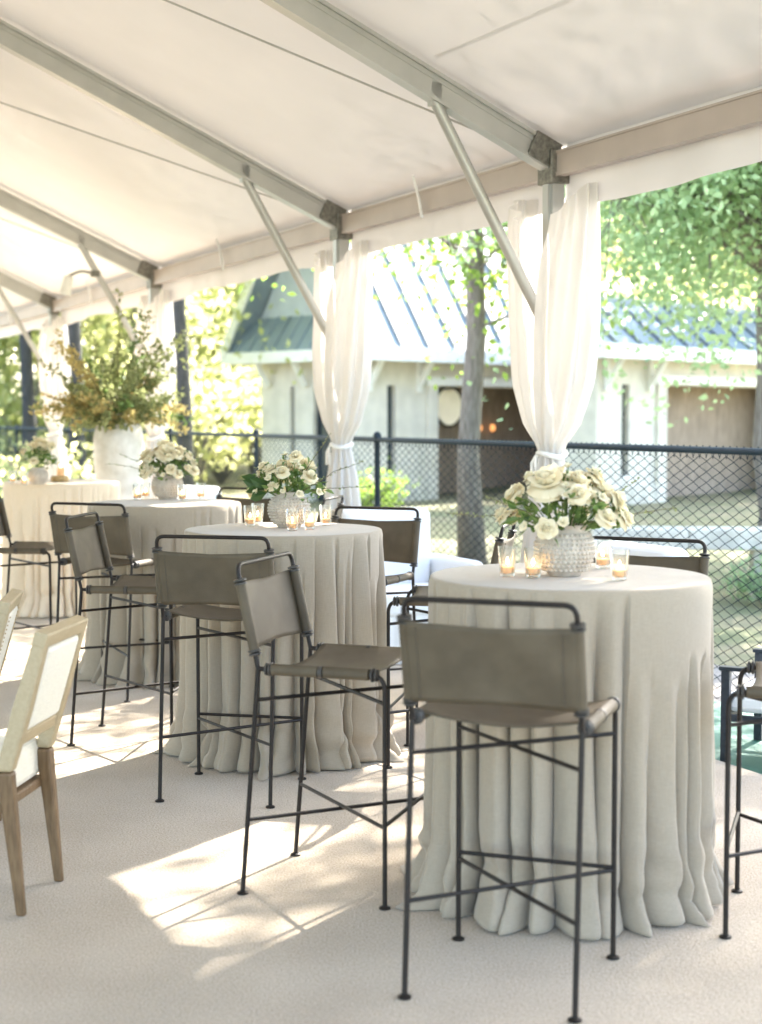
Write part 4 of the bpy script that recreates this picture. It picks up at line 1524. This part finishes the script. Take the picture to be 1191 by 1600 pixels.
dining_chair((-1.113, 4.941, 0), math.radians(83), 'cream upholstered oak dining chair with its whole back in view')
dining_chair((-1.47, 5.72, 0), math.radians(97), 'cream upholstered oak dining chair beyond the first, mostly cut off', True)

# ------------------------------------------------------------------ white slipcovered chairs by the tent edge
def slip_chair(pos, rz, label, w=.62, h=.95):
    root = thing('slipcovered_chair', label, 'chair', pos, rz, 'white slipcovered chairs along the tent edge')
    def soft(name, lo, hi, bev, parent=root):
        g = MB()
        nu = 10
        x0, y0, z0 = lo
        x1, y1, z1 = hi
        g.box(lo, hi)
        o = g.build(name, 'white_linen', parent, bevel=bev)
        o.modifiers['bevel'].segments = 5
        return o
    soft('back_rest', (-w / 2, -.34, .30), (w / 2, -.16, h), .06)
    soft('seat_cushion', (-w / 2 + .02, -.158, .30), (w / 2 - .02, .36, .46), .04)
    for sx in (-1, 1):
        soft('arm_rest', (sx * (w / 2 + .065) - .06, -.34, .30), (sx * (w / 2 + .065) + .06, .36, .64), .05)
    g = MB()                                    # skirt to the floor with soft pleats
    pts = []
    hx, hy = w / 2 + .125, .35
    m = 160
    top_, bot_ = [], []
    for k in range(m):
        a = 2 * math.pi * k / m
        c, s = math.cos(a), math.sin(a)
        f = 1 / max(abs(c) / hx, abs(s) / hy)
        top_.append((c * f * .985, s * f * .985, .33))
        r = 1.0 + .028 * math.sin(k * .9) + .015 * math.sin(k * .37)
        bot_.append((c * f * r, s * f * r, .006))
    g.quad_grid(np.array([top_, bot_]), close_v=True)
    g.build('skirt', 'white_linen', root, smooth=True, sharp=None)
    return root
slip_chair((.12, 10.05, 0), math.radians(-155), 'white slipcovered chair behind the stool on the third table', w=.66, h=.96)
slip_chair((1.12, 7.72, 0), math.radians(120), 'white slipcovered chair behind the table farthest from the urn', w=.60, h=.92)
slip_chair((-1.9, 14.1, 0), math.radians(150), 'white slipcovered chair between the urn and the fence', w=.62, h=.93)

# patio chair of dark square tube with white cushions
pc = thing('patio_chair', 'dark metal patio chair with white cushions just outside the carpet edge', 'chair', (2.04, 7.32, GZ + .0605), math.radians(62))
pc.scale = (1, 1, .80)
for sx in (-1, 1):
    for y in (-.30, .30):
        g = MB()
        g.box((sx * .31 - .02, y - .02, 0.002), (sx * .31 + .02, y + .02, .56 if y > 0 else .66))
        g.build('leg', 'navy_metal', pc, bevel=.003)
    g = MB()
    g.box((sx * .31 - .025, -.279, .561), (sx * .31 + .025, .33, .585))
    g.build('arm', 'navy_metal', pc, bevel=.004)
    g = MB()
    g.box((sx * .31 - .015, -.279, .26), (sx * .31 + .015, .279, .30))
    g.build('side_rail', 'navy_metal', pc, bevel=.003)
for (y, z) in ((-.30, .62), (-.30, .45), (-.30, .28), (.30, .28)):
    g = MB()
    g.box((-.289, y - .014, z - .02), (.289, y + .014, z + .02))
    g.build('cross_rail', 'navy_metal', pc, bevel=.003)
g = MB()
g.box((-.285, -.15, .305), (.285, .31, .42))
g.build('seat_cushion', 'white_linen', pc, bevel=.035)
g = MB()
g.box((-.285, -.275, .425), (.285, -.155, .70))
g.build('back_cushion', 'white_linen', pc, bevel=.045)

# ------------------------------------------------------------------ spot lamp clamped to a knee brace
q0 = tp(7.65, .60, 2.98)
sl = thing('clamp_spotlight', 'small white spotlight clamped to the knee brace above the urn', 'lamp', q0)
MB().box((-.045, -.045, -.03), (.045, .045, .03)).build('clamp', 'alu_dark', sl, bevel=.006)
MB().tube(fillet([(0, 0, 0), (-.14, -.03, .03), (-.26, -.06, -.03)], .05), .013, 8).build('arm', 'alu_dark', sl, smooth=True)
h = MB().lathe([(.02, .09), (.045, .08), (.05, .0), (.062, -.10), (.056, -.10), (.04, -.02)], 18, (-.27, -.06, -.11), axis=(.25, -.1, 1)).build('lamp_head', 'white_plastic', sl, smooth=True, sharp=45)
MB().lathe([(.001, 0), (.045, .004)], 16, (-.285, -.055, -.19), axis=(.25, -.1, 1), cap0=False, cap1=False).build('lens', 'mirror', h)
